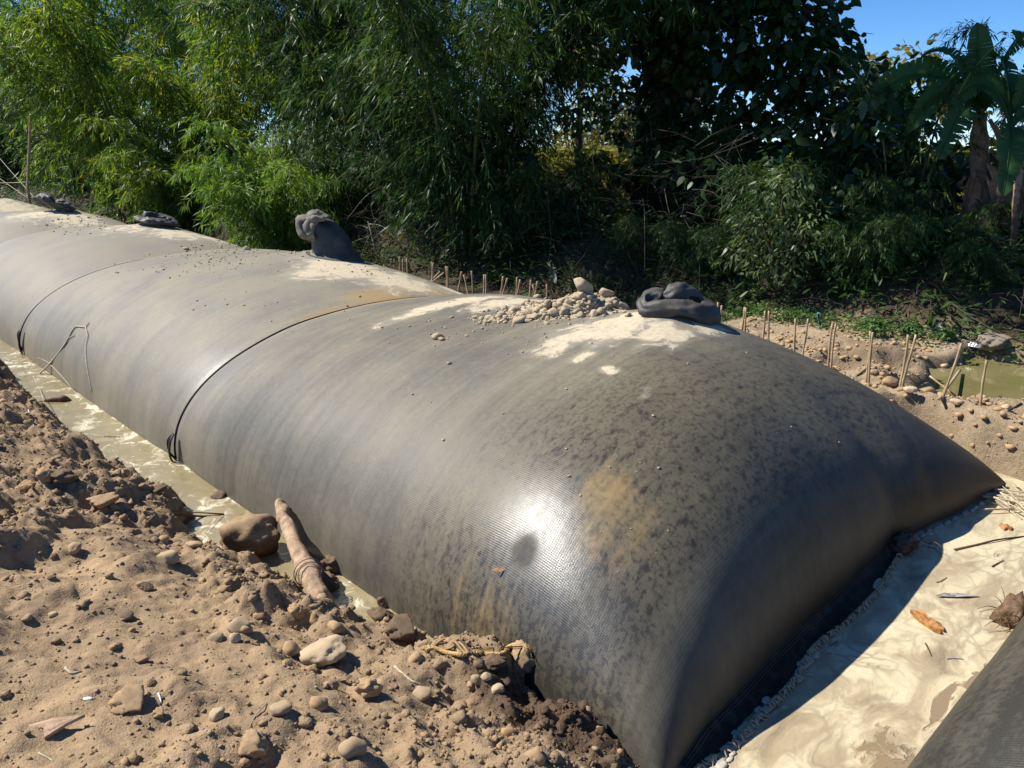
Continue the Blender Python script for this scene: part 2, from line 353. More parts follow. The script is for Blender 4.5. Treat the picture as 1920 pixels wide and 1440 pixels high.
def mat_tube():
    m, nt, b = new_mat('geotextile'); n = N(nt); uv = n('UVMap').outputs[0]
    mud, och, dust_shade, spot, dull, wash = (n.attr(k) for k in ('mud', 'ochre', 'dust_shade', 'spot', 'dull', 'wash'))
    gl0 = n.attr('gloss')
    def cen(x, k): return n.math('MULTIPLY', n.math('SUBTRACT', x, .5), k)
    streak = n.noise(n.map(uv, (.55, 9, 1)), 1., 5, .62, .25)        # runs round the tube
    streak2 = n.noise(n.map(uv, (1.3, 34, 1)), 1., 4, .6)
    cloud = n.noise(uv, 1.7, 5, .6); grain = n.noise(uv, 330, 2, .8); mid = n.noise(uv, 26, 4, .65)
    GL = n.math('MULTIPLY', gl0, n.ramp(n.math('ADD', cloud, cen(mid, .8)), [(.25, .45), (.6, 1)]))
    d = n.math('ADD', n.math('ADD', dust_shade, cen(streak, .52)), n.math('ADD', cen(cloud, .55), cen(streak2, .2)))
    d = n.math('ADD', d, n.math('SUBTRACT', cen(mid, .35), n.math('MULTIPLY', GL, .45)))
    sn = n.noise(n.map(uv, (.8, 1.25, 1)), 21, 4, .6, .2)
    sp = n.math('MULTIPLY', n.ramp(sn, [(.50, 0), (.72, 1)]), spot)
    sp2 = n.math('MULTIPLY', n.ramp(n.noise(uv, 46, 3, .5), [(.52, 0), (.70, .7)]), spot)
    d = n.math('SUBTRACT', d, n.math('MULTIPLY', n.math('MAXIMUM', sp, sp2), .55))
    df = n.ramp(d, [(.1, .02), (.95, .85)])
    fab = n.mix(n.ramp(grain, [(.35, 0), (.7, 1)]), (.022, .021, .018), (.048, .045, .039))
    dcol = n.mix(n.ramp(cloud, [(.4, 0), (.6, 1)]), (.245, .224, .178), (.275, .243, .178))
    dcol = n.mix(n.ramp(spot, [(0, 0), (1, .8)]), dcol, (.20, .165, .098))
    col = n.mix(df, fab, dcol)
    of = n.ramp(n.math('ADD', och, n.math('ADD', cen(streak, 1.1), cen(mid, .5))), [(.35, 0), (.85, .85)])
    col = n.mix(of, col, (.34, .225, .095))
    wf = n.ramp(n.math('ADD', wash, cen(cloud, .8)), [(.3, 0), (.8, .6)]); col = n.mix(wf, col, (.045, .046, .046))
    edge = n.noise(uv, 7, 7, .62, .4)
    film = n.ramp(n.math('ADD', mud, n.math('ADD', cen(edge, .8), cen(streak, .4))), [(.22, 0), (.6, .55)]); col = n.mix(film, col, (.44, .39, .30))
    mf = n.ramp(n.math('ADD', mud, cen(edge, 1.5)), [(.43, 0), (.50, .6), (.62, .95)])
    mf = n.math('MULTIPLY', mf, n.ramp(n.noise(uv, 60, 4, .7), [(.25, .55), (.45, 1)]))
    mc = n.mix(n.ramp(mid, [(.4, 0), (.65, 1)]), (.52, .445, .315), (.42, .35, .245))
    col = n.mix(mf, col, mc)
    # thin pale scratches and specks
    sc = n.ramp(n.noise(uv, 75, 2, .5), [(.715, 0), (.74, .8)]); col = n.mix(sc, col, (.055, .04, .03))
    nt.links.new(col, b.inputs['Base Color'])
    # woven ridges
    su, sv, _ = n('SeparateXYZ', {0: uv}).outputs
    ww = n.math('SINE', n.math('MULTIPLY', sv, 2*math.pi/.011)); wu = n.math('SINE', n.math('MULTIPLY', su, 2*math.pi/.009))
    weave = n.math('ADD', n.math('MULTIPLY', wu, .6), n.math('MULTIPLY', ww, .2))
    hgt = n.math('ADD', weave, n.math('MULTIPLY', grain, n.math('ADD', 1.8, n.math('MULTIPLY', GL, 1.4))))
    fine = n.bump(hgt, n.math('SUBTRACT', .19, n.math('MULTIPLY', mf, .1)), .0016)
    fine = n.bump(n.math('ADD', n.math('MULTIPLY', mf, 1.), n.math('MULTIPLY', mid, .25)), .5, .004, fine)
    nt.links.new(fine, b.inputs['Normal'])
    r = n.math('ADD', n.math('MULTIPLY', df, .20), n.math('SUBTRACT', .42, n.math('MULTIPLY', GL, .12))); r = n.math('ADD', r, n.math('MULTIPLY', n.math('MAXIMUM', mf, dull), .4))
    r = n.math('ADD', r, cen(grain, .16)); nt.links.new(r, b.inputs['Roughness'])
    nt.links.new(n.math('ADD', .20, n.math('MULTIPLY', GL, .5)), b.inputs['Specular IOR Level'])
    nt.links.new(n.math('MULTIPLY', n.math('SUBTRACT', GL, n.math('MULTIPLY', n.math('MAXIMUM', dull, mf), .9)), .7), b.inputs['Coat Weight']); b.inputs['Coat Roughness'].default_value = .33; nt.links.new(fine, b.inputs['Coat Normal'])
    return m
M_TUBE = mat_tube()
def mat_sleeve():
    m, nt, b = new_mat('sleeve_fabric'); n = N(nt); g = n('TexCoord').outputs['Object']
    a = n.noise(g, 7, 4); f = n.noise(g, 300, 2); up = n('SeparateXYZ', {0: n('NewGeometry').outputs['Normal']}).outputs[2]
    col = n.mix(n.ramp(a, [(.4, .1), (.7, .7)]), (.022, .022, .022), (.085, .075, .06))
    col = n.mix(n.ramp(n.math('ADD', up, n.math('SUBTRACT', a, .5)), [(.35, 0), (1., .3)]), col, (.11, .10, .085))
    nt.links.new(col, b.inputs['Base Color']); b.inputs['Roughness'].default_value = .6
    nt.links.new(n.bump(n.math('ADD', f, a), .4, .003), b.inputs['Normal']); return m
M_SLEEVE = mat_sleeve()
def mat_flap():
    m, nt, b = new_mat('end_webbing'); n = N(nt); uv = n('UVMap').outputs[0]
    su, sv, _ = n('SeparateXYZ', {0: uv}).outputs
    st = n.math('SINE', n.math('MULTIPLY', su, 2*math.pi/.010)); msk = n.ramp(su, [(.055, 1), (.065, 0)])
    sf = n.math('MULTIPLY', n.ramp(st, [(.4, 0), (.95, .7)]), msk); g = n.noise(uv, 14, 5)
    col = n.mix(sf, (.022, .020, .017), (.13, .115, .09)); col = n.mix(n.ramp(g, [(.48, 0), (.75, .65)]), col, (.12, .09, .055))
    nt.links.new(col, b.inputs['Base Color']); b.inputs['Roughness'].default_value = .75; b.inputs['Specular IOR Level'].default_value = .2
    nt.links.new(n.bump(st, .5, .003), b.inputs['Normal']); return m
M_FLAP = mat_flap()

def mat_channel():
    m, nt, b = new_mat('muddy_water'); n = N(nt); g = n('NewGeometry').outputs['Position']
    wv = n('VectorMath', {0: g, 1: n('VectorMath', {0: n('TexNoise', {'Vector': g, 'Scale': 4.}).outputs[1], 'Scale': .35}, operation='SCALE').outputs[0]}, operation='ADD').outputs[0]
    a = n.noise(wv, 2.4, 5, .6); f = n.noise(n.map(wv, (1, .55, 1)), 9, 6, .62, .8); fl = n.noise(wv, 70, 2, .5)
    col = n.mix(n.ramp(a, [(.35, 0), (.65, 1)]), (.21, .17, .088), (.29, .24, .135))
    foam = n.math('MULTIPLY', n.ramp(f, [(.50, 0), (.60, .85)]), n.ramp(a, [(.42, .05), (.56, 1)]))
    foam = n.math('MAXIMUM', foam, n.ramp(fl, [(.70, 0), (.73, .7)]))
    col = n.mix(foam, col, (.70, .64, .47)); nt.links.new(col, b.inputs['Base Color'])
    nt.links.new(n.math('ADD', .05, n.math('MULTIPLY', foam, .4)), b.inputs['Roughness'])
    nt.links.new(n.bump(n.math('ADD', n.noise(g, 16, 3), n.math('MULTIPLY', foam, .5)), .35, .02), b.inputs['Normal']); return m
M_CHAN = mat_channel()
def mat_foam():
    m, nt, b = new_mat('foamy_water'); n = N(nt); g = n('NewGeometry').outputs['Position']
    def warp(v, sc, k):
        c = n('VectorMath', {0: n('TexNoise', {'Vector': v, 'Scale': sc, 'Detail': 3.}).outputs[1], 1: (.5, .5, .5)}, operation='SUBTRACT').outputs[0]
        return n('VectorMath', {0: v, 1: n('VectorMath', {0: c, 'Scale': k}, operation='SCALE').outputs[0]}, operation='ADD').outputs[0]
    p = warp(n.map(g, (.75, 1.25, 1)), 2.0, .55); p = warp(p, 7, .10); 
    a = n.noise(p, 4.2, 6, .58, .15)
    cell = n('TexVoronoi', {'Vector': p, 'Scale': 9.}, feature='DISTANCE_TO_EDGE').outputs[0]
    op = n.attr('open')
    col = n.ramp(a, [(.30, (.22, .17, .105)), (.42, (.40, .325, .205)), (.50, (.56, .48, .315)), (.60, (.60, .525, .345)), (.72, (.42, .35, .225))])
    vein = n.math('MULTIPLY', n.ramp(cell, [(0, .75), (.05, .5), (.11, .12), (.2, 0)]), n.ramp(n.noise(g, 2.3, 3), [(.40, .05), (.58, 1)]))
    col = n.mix(vein, col, (.29, .23, .155))
    col = n.mix(n.ramp(n.noise(n.map(p, (.6, 1.8, 1)), 3.0, 4, .6), [(.50, 0), (.66, .8)]), col, (.36, .285, .18))
    col = n.mix(n.ramp(n.noise(g, 55, 4, .7), [(.3, .35), (.5, 0)]), col, (.36, .29, .19))
    of = n.ramp(n.math('ADD', op, n.math('MULTIPLY', n.math('SUBTRACT', a, .5), 2.4)), [(.45, 0), (.55, 1)])
    col = n.mix(of, col, (.25, .185, .11)); nt.links.new(col, b.inputs['Base Color'])
    nt.links.new(n.math('SUBTRACT', .26, n.math('MULTIPLY', of, .20)), b.inputs['Roughness']); b.inputs['Specular IOR Level'].default_value = .4
    hgt = n.math('MULTIPLY', n.math('SUBTRACT', 1., of), n.math('ADD', a, n.math('MULTIPLY', n.noise(p, 40, 4), .35)))
    nt.links.new(n.bump(hgt, .5, .012), b.inputs['Normal']); return m
M_FOAM = mat_foam()
def mat_pool():
    m, nt, b = new_mat('green_pool_water'); n = N(nt); g = n('NewGeometry').outputs['Position']
    a = n.noise(g, 1.6, 4)
    nt.links.new(n.mix(n.ramp(a, [(.35, 0), (.65, 1)]), (.16, .14, .055), (.21, .18, .085)), b.inputs['Base Color'])
    b.inputs['Roughness'].default_value = .06
    nt.links.new(n.bump(n.noise(g, 7, 3), .08, .02), b.inputs['Normal']); return m
M_POOL = mat_pool()
def mat_ground():
    m, nt, b = new_mat('bank_ground'); n = N(nt); g = n('NewGeometry').outputs['Position']
    lit, fld, cut = n.attr('litter_shade'), n.attr('field'), n.attr('cut')
    a = n.noise(g, 2.5, 5, .6); c = n.noise(g, 24, 5, .65); f = n.noise(g, 110, 3, .7)
    peb = n('TexVoronoi', {'Vector': g, 'Scale': 34.}).outputs
    sand = n.mix(n.ramp(a, [(.35, 0), (.65, 1)]), (.29, .215, .13), (.42, .325, .21))
    sand = n.mix(n.ramp(c, [(.35, .55), (.55, 0)]), sand, (.20, .15, .10))
    sand = n.mix(n.ramp(peb[0], [(.0, .5), (.35, 0)]), sand, (.50, .42, .31))
    sand = n.mix(n.math('MULTIPLY', cut, .75), sand, (.16, .115, .075))
    lc = n.mix(n.ramp(c, [(.35, 0), (.7, 1)]), (.035, .028, .018), (.11, .08, .05))
    lc = n.mix(n.ramp(a, [(.5, 0), (.6, .6)]), lc, (.04, .06, .02))
    fc = n.mix(n.ramp(c, [(.35, 0), (.65, 1)]), (.14, .17, .05), (.30, .25, .13))
    col = n.mix(lit, sand, lc); col = n.mix(fld, col, fc); nt.links.new(col, b.inputs['Base Color'])
    b.inputs['Roughness'].default_value = .95; b.inputs['Specular IOR Level'].default_value = .2
    nt.links.new(n.bump(n.math('ADD', c, n.math('MULTIPLY', f, .6)), .9, .02), b.inputs['Normal']); return m
M_GROUND = mat_ground()

# ================================================================== THE SETTING
def axis(segs):
    out = []
    for a, b, st in segs: out.append(np.arange(a, b-1e-6, st))
    return np.concatenate(out + [[segs[-1][1]]])
gx = axis([(-400, -40, 40), (-40, -4, 4), (-4, 5.3, .5), (5.3, 9.4, .045), (9.4, 14, .16), (14, 40, 1.5), (40, 400, 40)])
gy = axis([(-400, -40, 40), (-40, -6, 3), (-6, -1, .25), (-1, 7, .05), (7, 30, .2), (30, 60, 2), (60, 400, 40)])
GX, GY = np.meshgrid(gx, gy, indexing='ij'); GZ = ground_z(GX, GY)
me = mesh_np('ground', np.stack([GX, GY, GZ], -1).reshape(-1, 3), grid_faces(len(gx), len(gy))[:, ::-1])
b_ = GX - bank_x(GY)
attr(me, 'litter_shade', np.maximum(sm(-.15, .35, b_ + .3*fbm(GX*2, GY*2, o=3, seed=3)), sm(3.9, 4.9, GY + .5*vn(GX*2, GY*2, seed=8)))*sm(2, 5, GX)); attr(me, 'field', np.maximum(sm(4.2, 5.2, b_), sm(-3, -12, GX)))  # past the sand strip the dark litter colour also paints in the shade
gsl = np.abs(np.gradient(GZ, axis=0)/np.gradient(GX, axis=0)) + np.abs(np.gradient(GZ, axis=1)/np.gradient(GY, axis=1))
attr(me, 'cut', np.clip(sm(.5, 1.6, gsl)*.55 + np.exp(-(((GX-6.95)/.6)**2 + ((GY-2.55)/.5)**2))*.8, 0, 1))
tag(obj('ground', me, M_GROUND), kind='structure')

sx = axis([(-3, -.8, .10), (-.8, 0.1, .03), (.1, 2.2, .0108)]); sy = axis([(-3, -.5, .1), (-.5, .9, .03), (.9, 4.5, .0115), (4.5, 10.5, .022), (10.5, 30, .15)])
SX, SY = np.meshgrid(sx, sy, indexing='ij'); SZ = soil_z(SX, SY)
jx = (SX > .05) & (SX < 2.15)
off = .010
SXj = SX + jx*off*fbm(SX*40, SY*40, o=2, seed=91); SYj = SY + jx*off*fbm(SX*40, SY*40, o=2, seed=95)
me = mesh_np('soil_bank', np.stack([SXj, SYj, SZ], -1).reshape(-1, 3), grid_faces(len(sx), len(sy))[:, ::-1])
dd_ = soil_base(SX, SY)[1]
cp = onZ(1080, 1330, .25); cp2 = onZ(940, 1290, .2)
def wetness(X, Y, Z):
    w_ = sm(.085, -.02, Z) + .95*np.exp(-(((X-cp[0])/.24)**2 + ((Y-cp[1])/.34)**2)) + .6*np.exp(-(((X-cp2[0])/.16)**2 + ((Y-cp2[1])/.22)**2)) + .55*sm(6, 8, Y)*sm(.7, .2, soil_base(X, Y)[1])
    return np.clip(w_, 0, 1)
attr(me, 'wet', wetness(SX, SY, SZ)); attr(me, 'crumb', crumbly(SX, SY))
tag(obj('soil_bank', me, M_SOIL), kind='structure')

def sheet(name, x0, x1, y0, y1, z, mat, st=.05, amp=.0, extra=None):
    X, Y = np.meshgrid(np.arange(x0, x1+st, st), np.arange(y0, y1+st, st), indexing='ij')
    me = mesh_np(name, np.stack([X, Y, z + amp*fbm(X*5, Y*5, o=2, seed=4)], -1).reshape(-1, 3), grid_faces(*X.shape)[:, ::-1])
    if extra: attr(me, 'open', extra(X, Y))
    return tag(obj(name, me, mat), kind='structure')
sheet('channel_water', 1.1, 2.6, 1.7, 27.9, 0.0, M_CHAN, .1, .002)
def opened(X, Y):
    o = np.zeros_like(X)
    for (px, py, rx, ry, a) in [(1655, 1400, .22, .10, .8), (1850, 1285, .3, .07, .85), (1760, 1340, .3, .05, .6), (1420, 1345, .28, .045, .85), (1500, 1245, .3, .03, .6), (1560, 1215, .3, .035, .5)]:
        c = onZ(px, py); o = np.maximum(o, a*np.exp(-((X-c[0])/rx)**2 - ((Y-c[1])/ry)**2))
    return o
sheet('foam_covered_water', 1.35, 6.3, -12, 1.9, 0.0, M_FOAM, .05, .003, opened)
sheet('pool_water', 6.45, 8.6, -9.2, 2.6, 0.205, M_POOL, .1, .001)

# ================================================================== THE BIG TUBE
def build_tube(y_far, flip=None, nth=261):
    vs = np.concatenate([YE + 1.2*(np.linspace(0, 1, 70)**1.7), np.arange(2.32, 8, .03), np.arange(8, y_far, .08)])
    th = np.linspace(-.55, math.pi+.55, nth)
    V_, T_ = np.meshgrid(vs, th, indexing='ij'); c, s = np.cos(T_), np.sin(T_)
    Wd = TW - sum(.02*np.exp(-((V_-r)/.3)**2) for r in RINGS)
    X = XC - Wd*np.sign(c)*np.abs(c)**(2/TN)*np.where(s < 0, 1-.12*np.abs(s), 1)
    H = tube_hz(V_, X); q = np.abs(s)**(2/TN)
    Z = np.where(s >= 0, (H + tube_extra(X, V_))*q, -np.minimum(H, .45)*q) + .028*(1-sm(YE, YE+.5, V_))*(s >= 0)
    for r in RINGS: Z = Z - .012*np.exp(-((V_-r)/.035)**2)*np.clip(s*3, 0, 1)
    Y = V_ + (y_end(X)-YE)*np.clip(1-(V_-YE)/2, 0, 1)
    # arc length for the weave
    sv = len(vs)//3
    du = np.concatenate([[0], np.cumsum(np.hypot(np.diff(X[sv]), np.diff(Z[sv])))])
    U = np.broadcast_to(du, X.shape)
    P = np.stack([X, Y, Z], -1).reshape(-1, 3)
    F = grid_faces(*X.shape)
    if flip is not None: P[:, 1] = flip - P[:, 1]; F = F[:, ::-1]
    me = mesh_np('body', P, F)
    uvl = me.uv_layers.new(name='UVMap'); idx = np.empty(len(me.loops), np.int32); me.loops.foreach_get('vertex_index', idx)
    uvl.data.foreach_set('uv', np.stack([U.ravel()[idx], V_.ravel()[idx]], 1).astype(np.float32).ravel())
    return me, X, Y, V_, T_, Z
tube = empty('geotextile_tube', (XC, YE, 0), 'huge dark grey filled fabric tube lying across the scene, strapped into segments', 'geotextile tube')
def child(name, me, mat, par=None):
    o = obj(name, me, mat, par or tube)
    r = par or tube
    off = Vector((0, 0, 0)); q = r
    while q is not None: off += q.location; q = q.parent
    o.location = -off
    return o
me, TX, TY, TV, TT, TZ = build_tube(27)
def blob(lst):
    r = np.zeros_like(TX)
    for (px, py, rx, ry, a) in lst:
        c = hit(px, py, tube_z); r = np.maximum(r, a*np.exp(-(((TX-c[0])/rx)**2 + ((TY-c[1])/ry)**2)))
    return r
top = np.sin(np.clip(TT, 0, math.pi))
mud = blob([(1150, 612, .42, .26, .78), (1080, 628, .42, .16, .7), (1250, 625, .30, .2, .72), (1330, 615, .3, .15, .55), (1095, 668, .12, .07, .62), (1030, 652, .09, .06, .6), (1145, 695, .06, .07, .6), (1210, 745, .04, .05, .52), (1210, 728, .04, .04, .5),
            (850, 568, .75, .15, .80), (960, 566, .5, .2, .82), (1000, 575, .4, .15, .75), (640, 500, .4, .55, .82), (740, 525, .45, .5, .74), (860, 548, .5, .25, .66), (590, 512, .3, .3, .66),
            (330, 437, .5, .6, .64), (390, 445, .6, .5, .58), (250, 425, .6, .9, .5), (140, 408, .6, .8, .66), (30, 392, .8, 1.4, .62), (70, 400, .7, 1, .6)])
och = blob([(720, 560, .45, .38, .85), (800, 545, .5, .3, .7), (620, 585, .5, .28, .55), (1140, 925, .20, .22, .60), (1120, 1010, .13, .18, .5), (1180, 960, .2, .2, .45), (900, 1170, .16, .3, .45), (860, 545, .6, .2, .5), (1160, 600, .5, .15, .35), (1700, 830, .3, .3, .3)])
dust_shade = .44 + .20*top - .28*sm(1.9, 1.15, TV)*sm(2.2, 3.2, TX) - .22*sm(.35, .0, TZ)*sm(4.0, 1.2, TV) - .26*sm(3.9, 5.0, TX)*sm(3.0, 1.4, TV)  # dust coat, also thinned on the near end to paint in its shade
dust_shade += .30*sm(4.2, 6.0, TV) + .14*sm(8.5, 11, TV)
spot = sm(2.75, 1.9, TV + .25*(TX-3.0))*sm(1.15, 1.45, TV)
wash = blob([(900, 800, .5, .5, .35), (1180, 780, .4, .4, .4), (640, 760, .25, .35, .35)])
attr(me, 'mud', mud); attr(me, 'ochre', och); attr(me, 'dust_shade', dust_shade); attr(me, 'spot', spot); attr(me, 'wash', wash)
attr(me, 'gloss', blob([(1015, 1020, .20, .22, .9), (1060, 1080, .2, .2, 1.), (1130, 1150, .16, .2, .9), (420, 690, .2, .3, .5)]))
attr(me, 'dull', blob([(985, 1035, .045, .06, 1.6)]).clip(0, 1))
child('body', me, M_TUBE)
for k, r in enumerate(RINGS):
    a = np.linspace(-.15, math.pi+.15, 90); c, s = np.cos(a), np.sin(a)
    X = XC - (TW-.018)*np.sign(c)*np.abs(c)**(2/TN); q = np.abs(s)**(2/TN)*np.sign(s)
    Z = np.where(s >= 0, (tube_hz(np.full_like(X, r)) + tube_extra(X, np.full_like(X, r)))*q, .5*q) - .009*np.clip(s*3, 0, 1)
    v, f = sweep(np.stack([X, np.full_like(X, r) + .012*np.sin(a*3), Z], 1), .0085 if k == 0 else .012, 6, cap=False)
    child('seam_strap', mesh_np('seam_strap', v, f), M_STRAP)
# strap tails at the water line
def tail(px0, px1, wdt, par=tube):
    a = hit(*px0, tube_z); parts = []
    for dx, k in ((0, 1.), (.03, .9), (-.02, .75)):
        L = (px1[1]-px0[1])*mpp(a)*k*1.15
        pts = [a + [-.012, dx*.3, .03], a + [-.045, dx, -.1*L], a + [-.055+dx*.4, dx*1.2, -.6*L], a + [-.035+dx, dx*.8, -L]]
        parts.append(sweep(spl(pts, 14), wdt*k, 6, ell=(1., .45)))
    return child('strap_tail', mesh_np('strap_tail', *join(parts)), M_STRAP)
tail((329, 820), (327, 866), .014)['label'] = 'doubled black strap tail hanging at the water line'
tail((43, 622), (41, 666), .018)
# webbing flap sewn along the bottom of the near end
fx = np.linspace(1.98, 4.1, 150); fs = np.linspace(0, 1, 14)
FX, FS = np.meshgrid(fx, fs, indexing='ij'); wd_ = .125 + .02*vn(FX*3, FX*0, seed=2) - .05*sm(3.6, 4.1, FX) - .05*sm(2.25, 1.98, FX)
FY = y_end(FX) + .03 - FS*wd_; FZ = .052 - .042*sm(0, .9, FS) + .012*np.sin(FX*9 + FS*3)*FS + .012*vn(FX*8, FS*3, seed=8)*FS
ftop = np.stack([FX, FY, FZ], -1).reshape(-1, 3); nf = len(ftop)
me = mesh_np('end_flap', np.concatenate([ftop, ftop - [0, 0, .004]]), np.concatenate([grid_faces(150, 14)[:, ::-1], grid_faces(150, 14) + nf]))
uvl = me.uv_layers.new(name='UVMap'); idx = np.empty(len(me.loops), np.int32); me.loops.foreach_get('vertex_index', idx)
uvv = np.stack([(FS*wd_).ravel(), FX.ravel()], 1); uvv = np.concatenate([uvv, uvv]); uvl.data.foreach_set('uv', uvv[idx].astype(np.float32).ravel())
flap = child('end_flap', me, M_FLAP)
parts = []
for i in range(230):
    x = RNG.uniform(2.0, 4.1); w_ = .125 + .02*float(vn(np.array([x*3.]), np.array([0.]), seed=2)[0]) - .05*float(sm(3.6, 4.1, x)) - .05*float(sm(2.25, 1.98, x))
    p = np.array([x, float(y_end(x)) + .03 - w_, .014]); L = RNG.uniform(.012, .04)
    parts.append(sweep(np.array([p, p + [RNG.uniform(-.012, .012), -.5*L, .012*RNG.random()], p + [RNG.uniform(-.02, .02), -L, -.008]]), [.005, .005, .001], 4, cap=False))
fr = mesh_np('frayed_edge', *join(parts)); o = obj('frayed_edge', fr, M_STRAW, flap); o.location = (0, 0, 0); o['kind'] = 'stuff'
# foam scum clinging where the end meets the water
def lumpy(c, r, sq, seed, sub=3, amp=.25, fr=3., cut=0):
    bm = bmesh.new(); bmesh.ops.create_icosphere(bm, subdivisions=sub, radius=1)
    V = np.array([v.co[:] for v in bm.verts]); F = np.array([[v.index for v in f.verts] for f in bm.faces]); bm.free()
    rs = np.random.default_rng(seed)
    k = 1 + amp*fbm(V[:, 0]*fr*.5+seed*1.7, V[:, 1]*fr*.5, V[:, 2]*fr*.5, o=4, seed=seed)*1.6
    for _ in range(cut):
        n_ = rs.normal(size=3); n_ /= np.linalg.norm(n_); h_ = rs.uniform(.55, .85); dd = V@n_
        k = np.where(dd*k > h_, h_/np.maximum(dd, .2), k)
    return V*k[:, None]*np.asarray(sq)*r + np.asarray(c), F
RV = np.array([math.cos(YAW), -math.sin(YAW), 0]); FV = np.array([math.sin(YAW), math.cos(YAW), 0]); ZV = np.array([0, 0, 1.])
def img(P, r, f, z): return np.asarray(P) + RV*r + FV*f + ZV*z

# fill sleeves: sewn to the top of the tube
def coil(P, ctrl, rad, wob, label, seed=0, ell=(1.15, .82), n=110):
    pts = [img(P, *c) for c in ctrl]; pts = [np.array([q[0], q[1], float(tube_z(q[0], q[1])) + c[2]]) for q, c in zip(pts, ctrl)]
    path = spl(pts, n); t = np.linspace(0, 1, n); R = rad*(1 + .22*np.sin(t*9+seed) + .12*np.sin(t*23))*np.minimum(1, np.minimum(t, 1-t)*14 + .35)
    v, f = sweep(path, R, 26, wob=wob, seed=seed, ell=ell)
    nr = np.minimum(np.arange(len(v))//26, n-1); dv = v - path[nr]; dv /= np.linalg.norm(dv, axis=1)[:, None] + 1e-6
    ang = (np.arange(len(v)) % 26)/26*2*math.pi; tt = nr/n
    wr_ = -np.abs(np.sin(ang*1.5 + 3*np.sin(tt*7+seed)))**.6*.9 + .25*np.sin(ang*4 + tt*19 + seed) + .22*np.sin(ang*7 - tt*31)
    v = v + dv*(rad*.30*(wr_+.35))[:, None]
    o = child('fill_sleeve', mesh_np('fill_sleeve', v, f), M_SLEEVE); o['label'] = label; return o
P1 = hit(1268, 583, tube_z)
coil(P1, [(-.05, .06, .05), (-.12, .07, .08), (-.19, .03, .075), (-.20, -.04, .05), (-.11, -.075, .045), (0, -.08, .05), (.10, -.06, .045), (.185, -.02, .045), (.205, .06, .06), (.15, .09, .10), (.07, .05, .125), (0, .02, .115), (-.08, .0, .10)], .058, .022, 'thick folded hose-like fill sleeve coiled beside the stone heap', 3)
P2 = hit(622, 479, tube_z)
zz = np.linspace(0, 1, 26); R2 = np.interp(zz, [0, .05, .14, .5, .8, .93, 1], [.30, .235, .21, .185, .155, .13, .05])
pth = np.array([img(P2, -.10*t*t - .03*t, .1 + .02*t, .40*t - .03) for t in zz])
a = np.linspace(0, 2*math.pi, 40, endpoint=False); V = []
for i, t in enumerate(zz):
    rr = R2[i]*(1 + .05*np.sin(a*3+t*2)*t + .035*np.sin(a*7+1)*t + .09*(np.sin(a*9+2)*sm(.8, 1, t)))
    V.append(pth[i] + rr[:, None]*(np.cos(a)[:, None]*RV + np.sin(a)[:, None]*FV) + ZV*(.03*np.sin(a*2+.5)*sm(.6, 1, t) - .05*np.cos(a)*sm(.5, 1, t))[:, None])
V = np.concatenate(V)
for i in range(40):
    q = V[i]; V[i][2] = float(tube_z(q[0], q[1])) - .004
    q = V[40+i]; V[40+i][2] = max(V[40+i][2], float(tube_z(q[0], q[1])) + .004)
F = [(i*40+k, i*40+(k+1) % 40, (i+1)*40+(k+1) % 40, (i+1)*40+k) for i in range(25) for k in range(40)]
sl = child('fill_sleeve', mesh_np('fill_sleeve', V, F), M_SLEEVE); sl['label'] = 'upright dark fill sleeve with a tied floppy top'
parts = []
for ctrl, rad in (([(-.02, .09, .36), (-.12, .07, .395), (-.21, .05, .36), (-.275, .04, .33), (-.29, .03, .28), (-.25, .02, .20), (-.21, .03, .13)], [.05, .06, .075, .06, .07, .06, .015]),
                  ([(-.08, .06, .37), (-.14, .03, .36), (-.19, .0, .28), (-.19, .0, .2), (-.16, .02, .12)], [.03, .06, .075, .065, .02]),
                  ([(-.06, .05, .37), (-.16, .03, .36), (-.235, .02, .28), (-.215, .01, .17)], [.05, .07, .085, .03]), ([(-.14, .06, .37), (-.12, .05, .415), (-.10, .06, .44)], [.05, .035, .012])):
    pp = spl([img(P2, *c) for c in ctrl], 18); parts.append(sweep(pp, np.interp(np.linspace(0, 1, 18), np.linspace(0, 1, len(rad)), rad), 20, wob=.05, seed=len(parts)*5, ell=(1.25, .5)))
child('tied_end', mesh_np('tied_end', *join(parts)), mat_plain('dusty_cloth', (.16, .145, .115), .9, 12, .4, .5), sl)
P3 = hit(290, 419, tube_z); k = 1.45
coil(P3, [(-.20*k/1.4, .1, .06), (-.22, .0, .08), (-.10, -.09, .06), (.06, -.1, .06), (.20, -.04, .05), (.24, .06, .06), (.12, .12, .09), (-.02, .06, .10), (-.10, .0, .10), (-.12, .1, .07)], .062, .03, 'slack fill sleeve slumped in a flat heap on the far segment', 11, (1.2, .7))
P4 = hit(100, 394, tube_z)
coil(P4, [(-.22, .1, .10), (-.22, 0, .2), (-.10, -.05, .24), (0, -.08, .17), (.10, -.1, .12), (.24, -.06, .07), (.32, .0, .04), (.2, .1, .07), (.0, .1, .14)], .085, .04, 'crumpled grey fill sleeve on the farthest visible segment', 23, (1.1, .8))

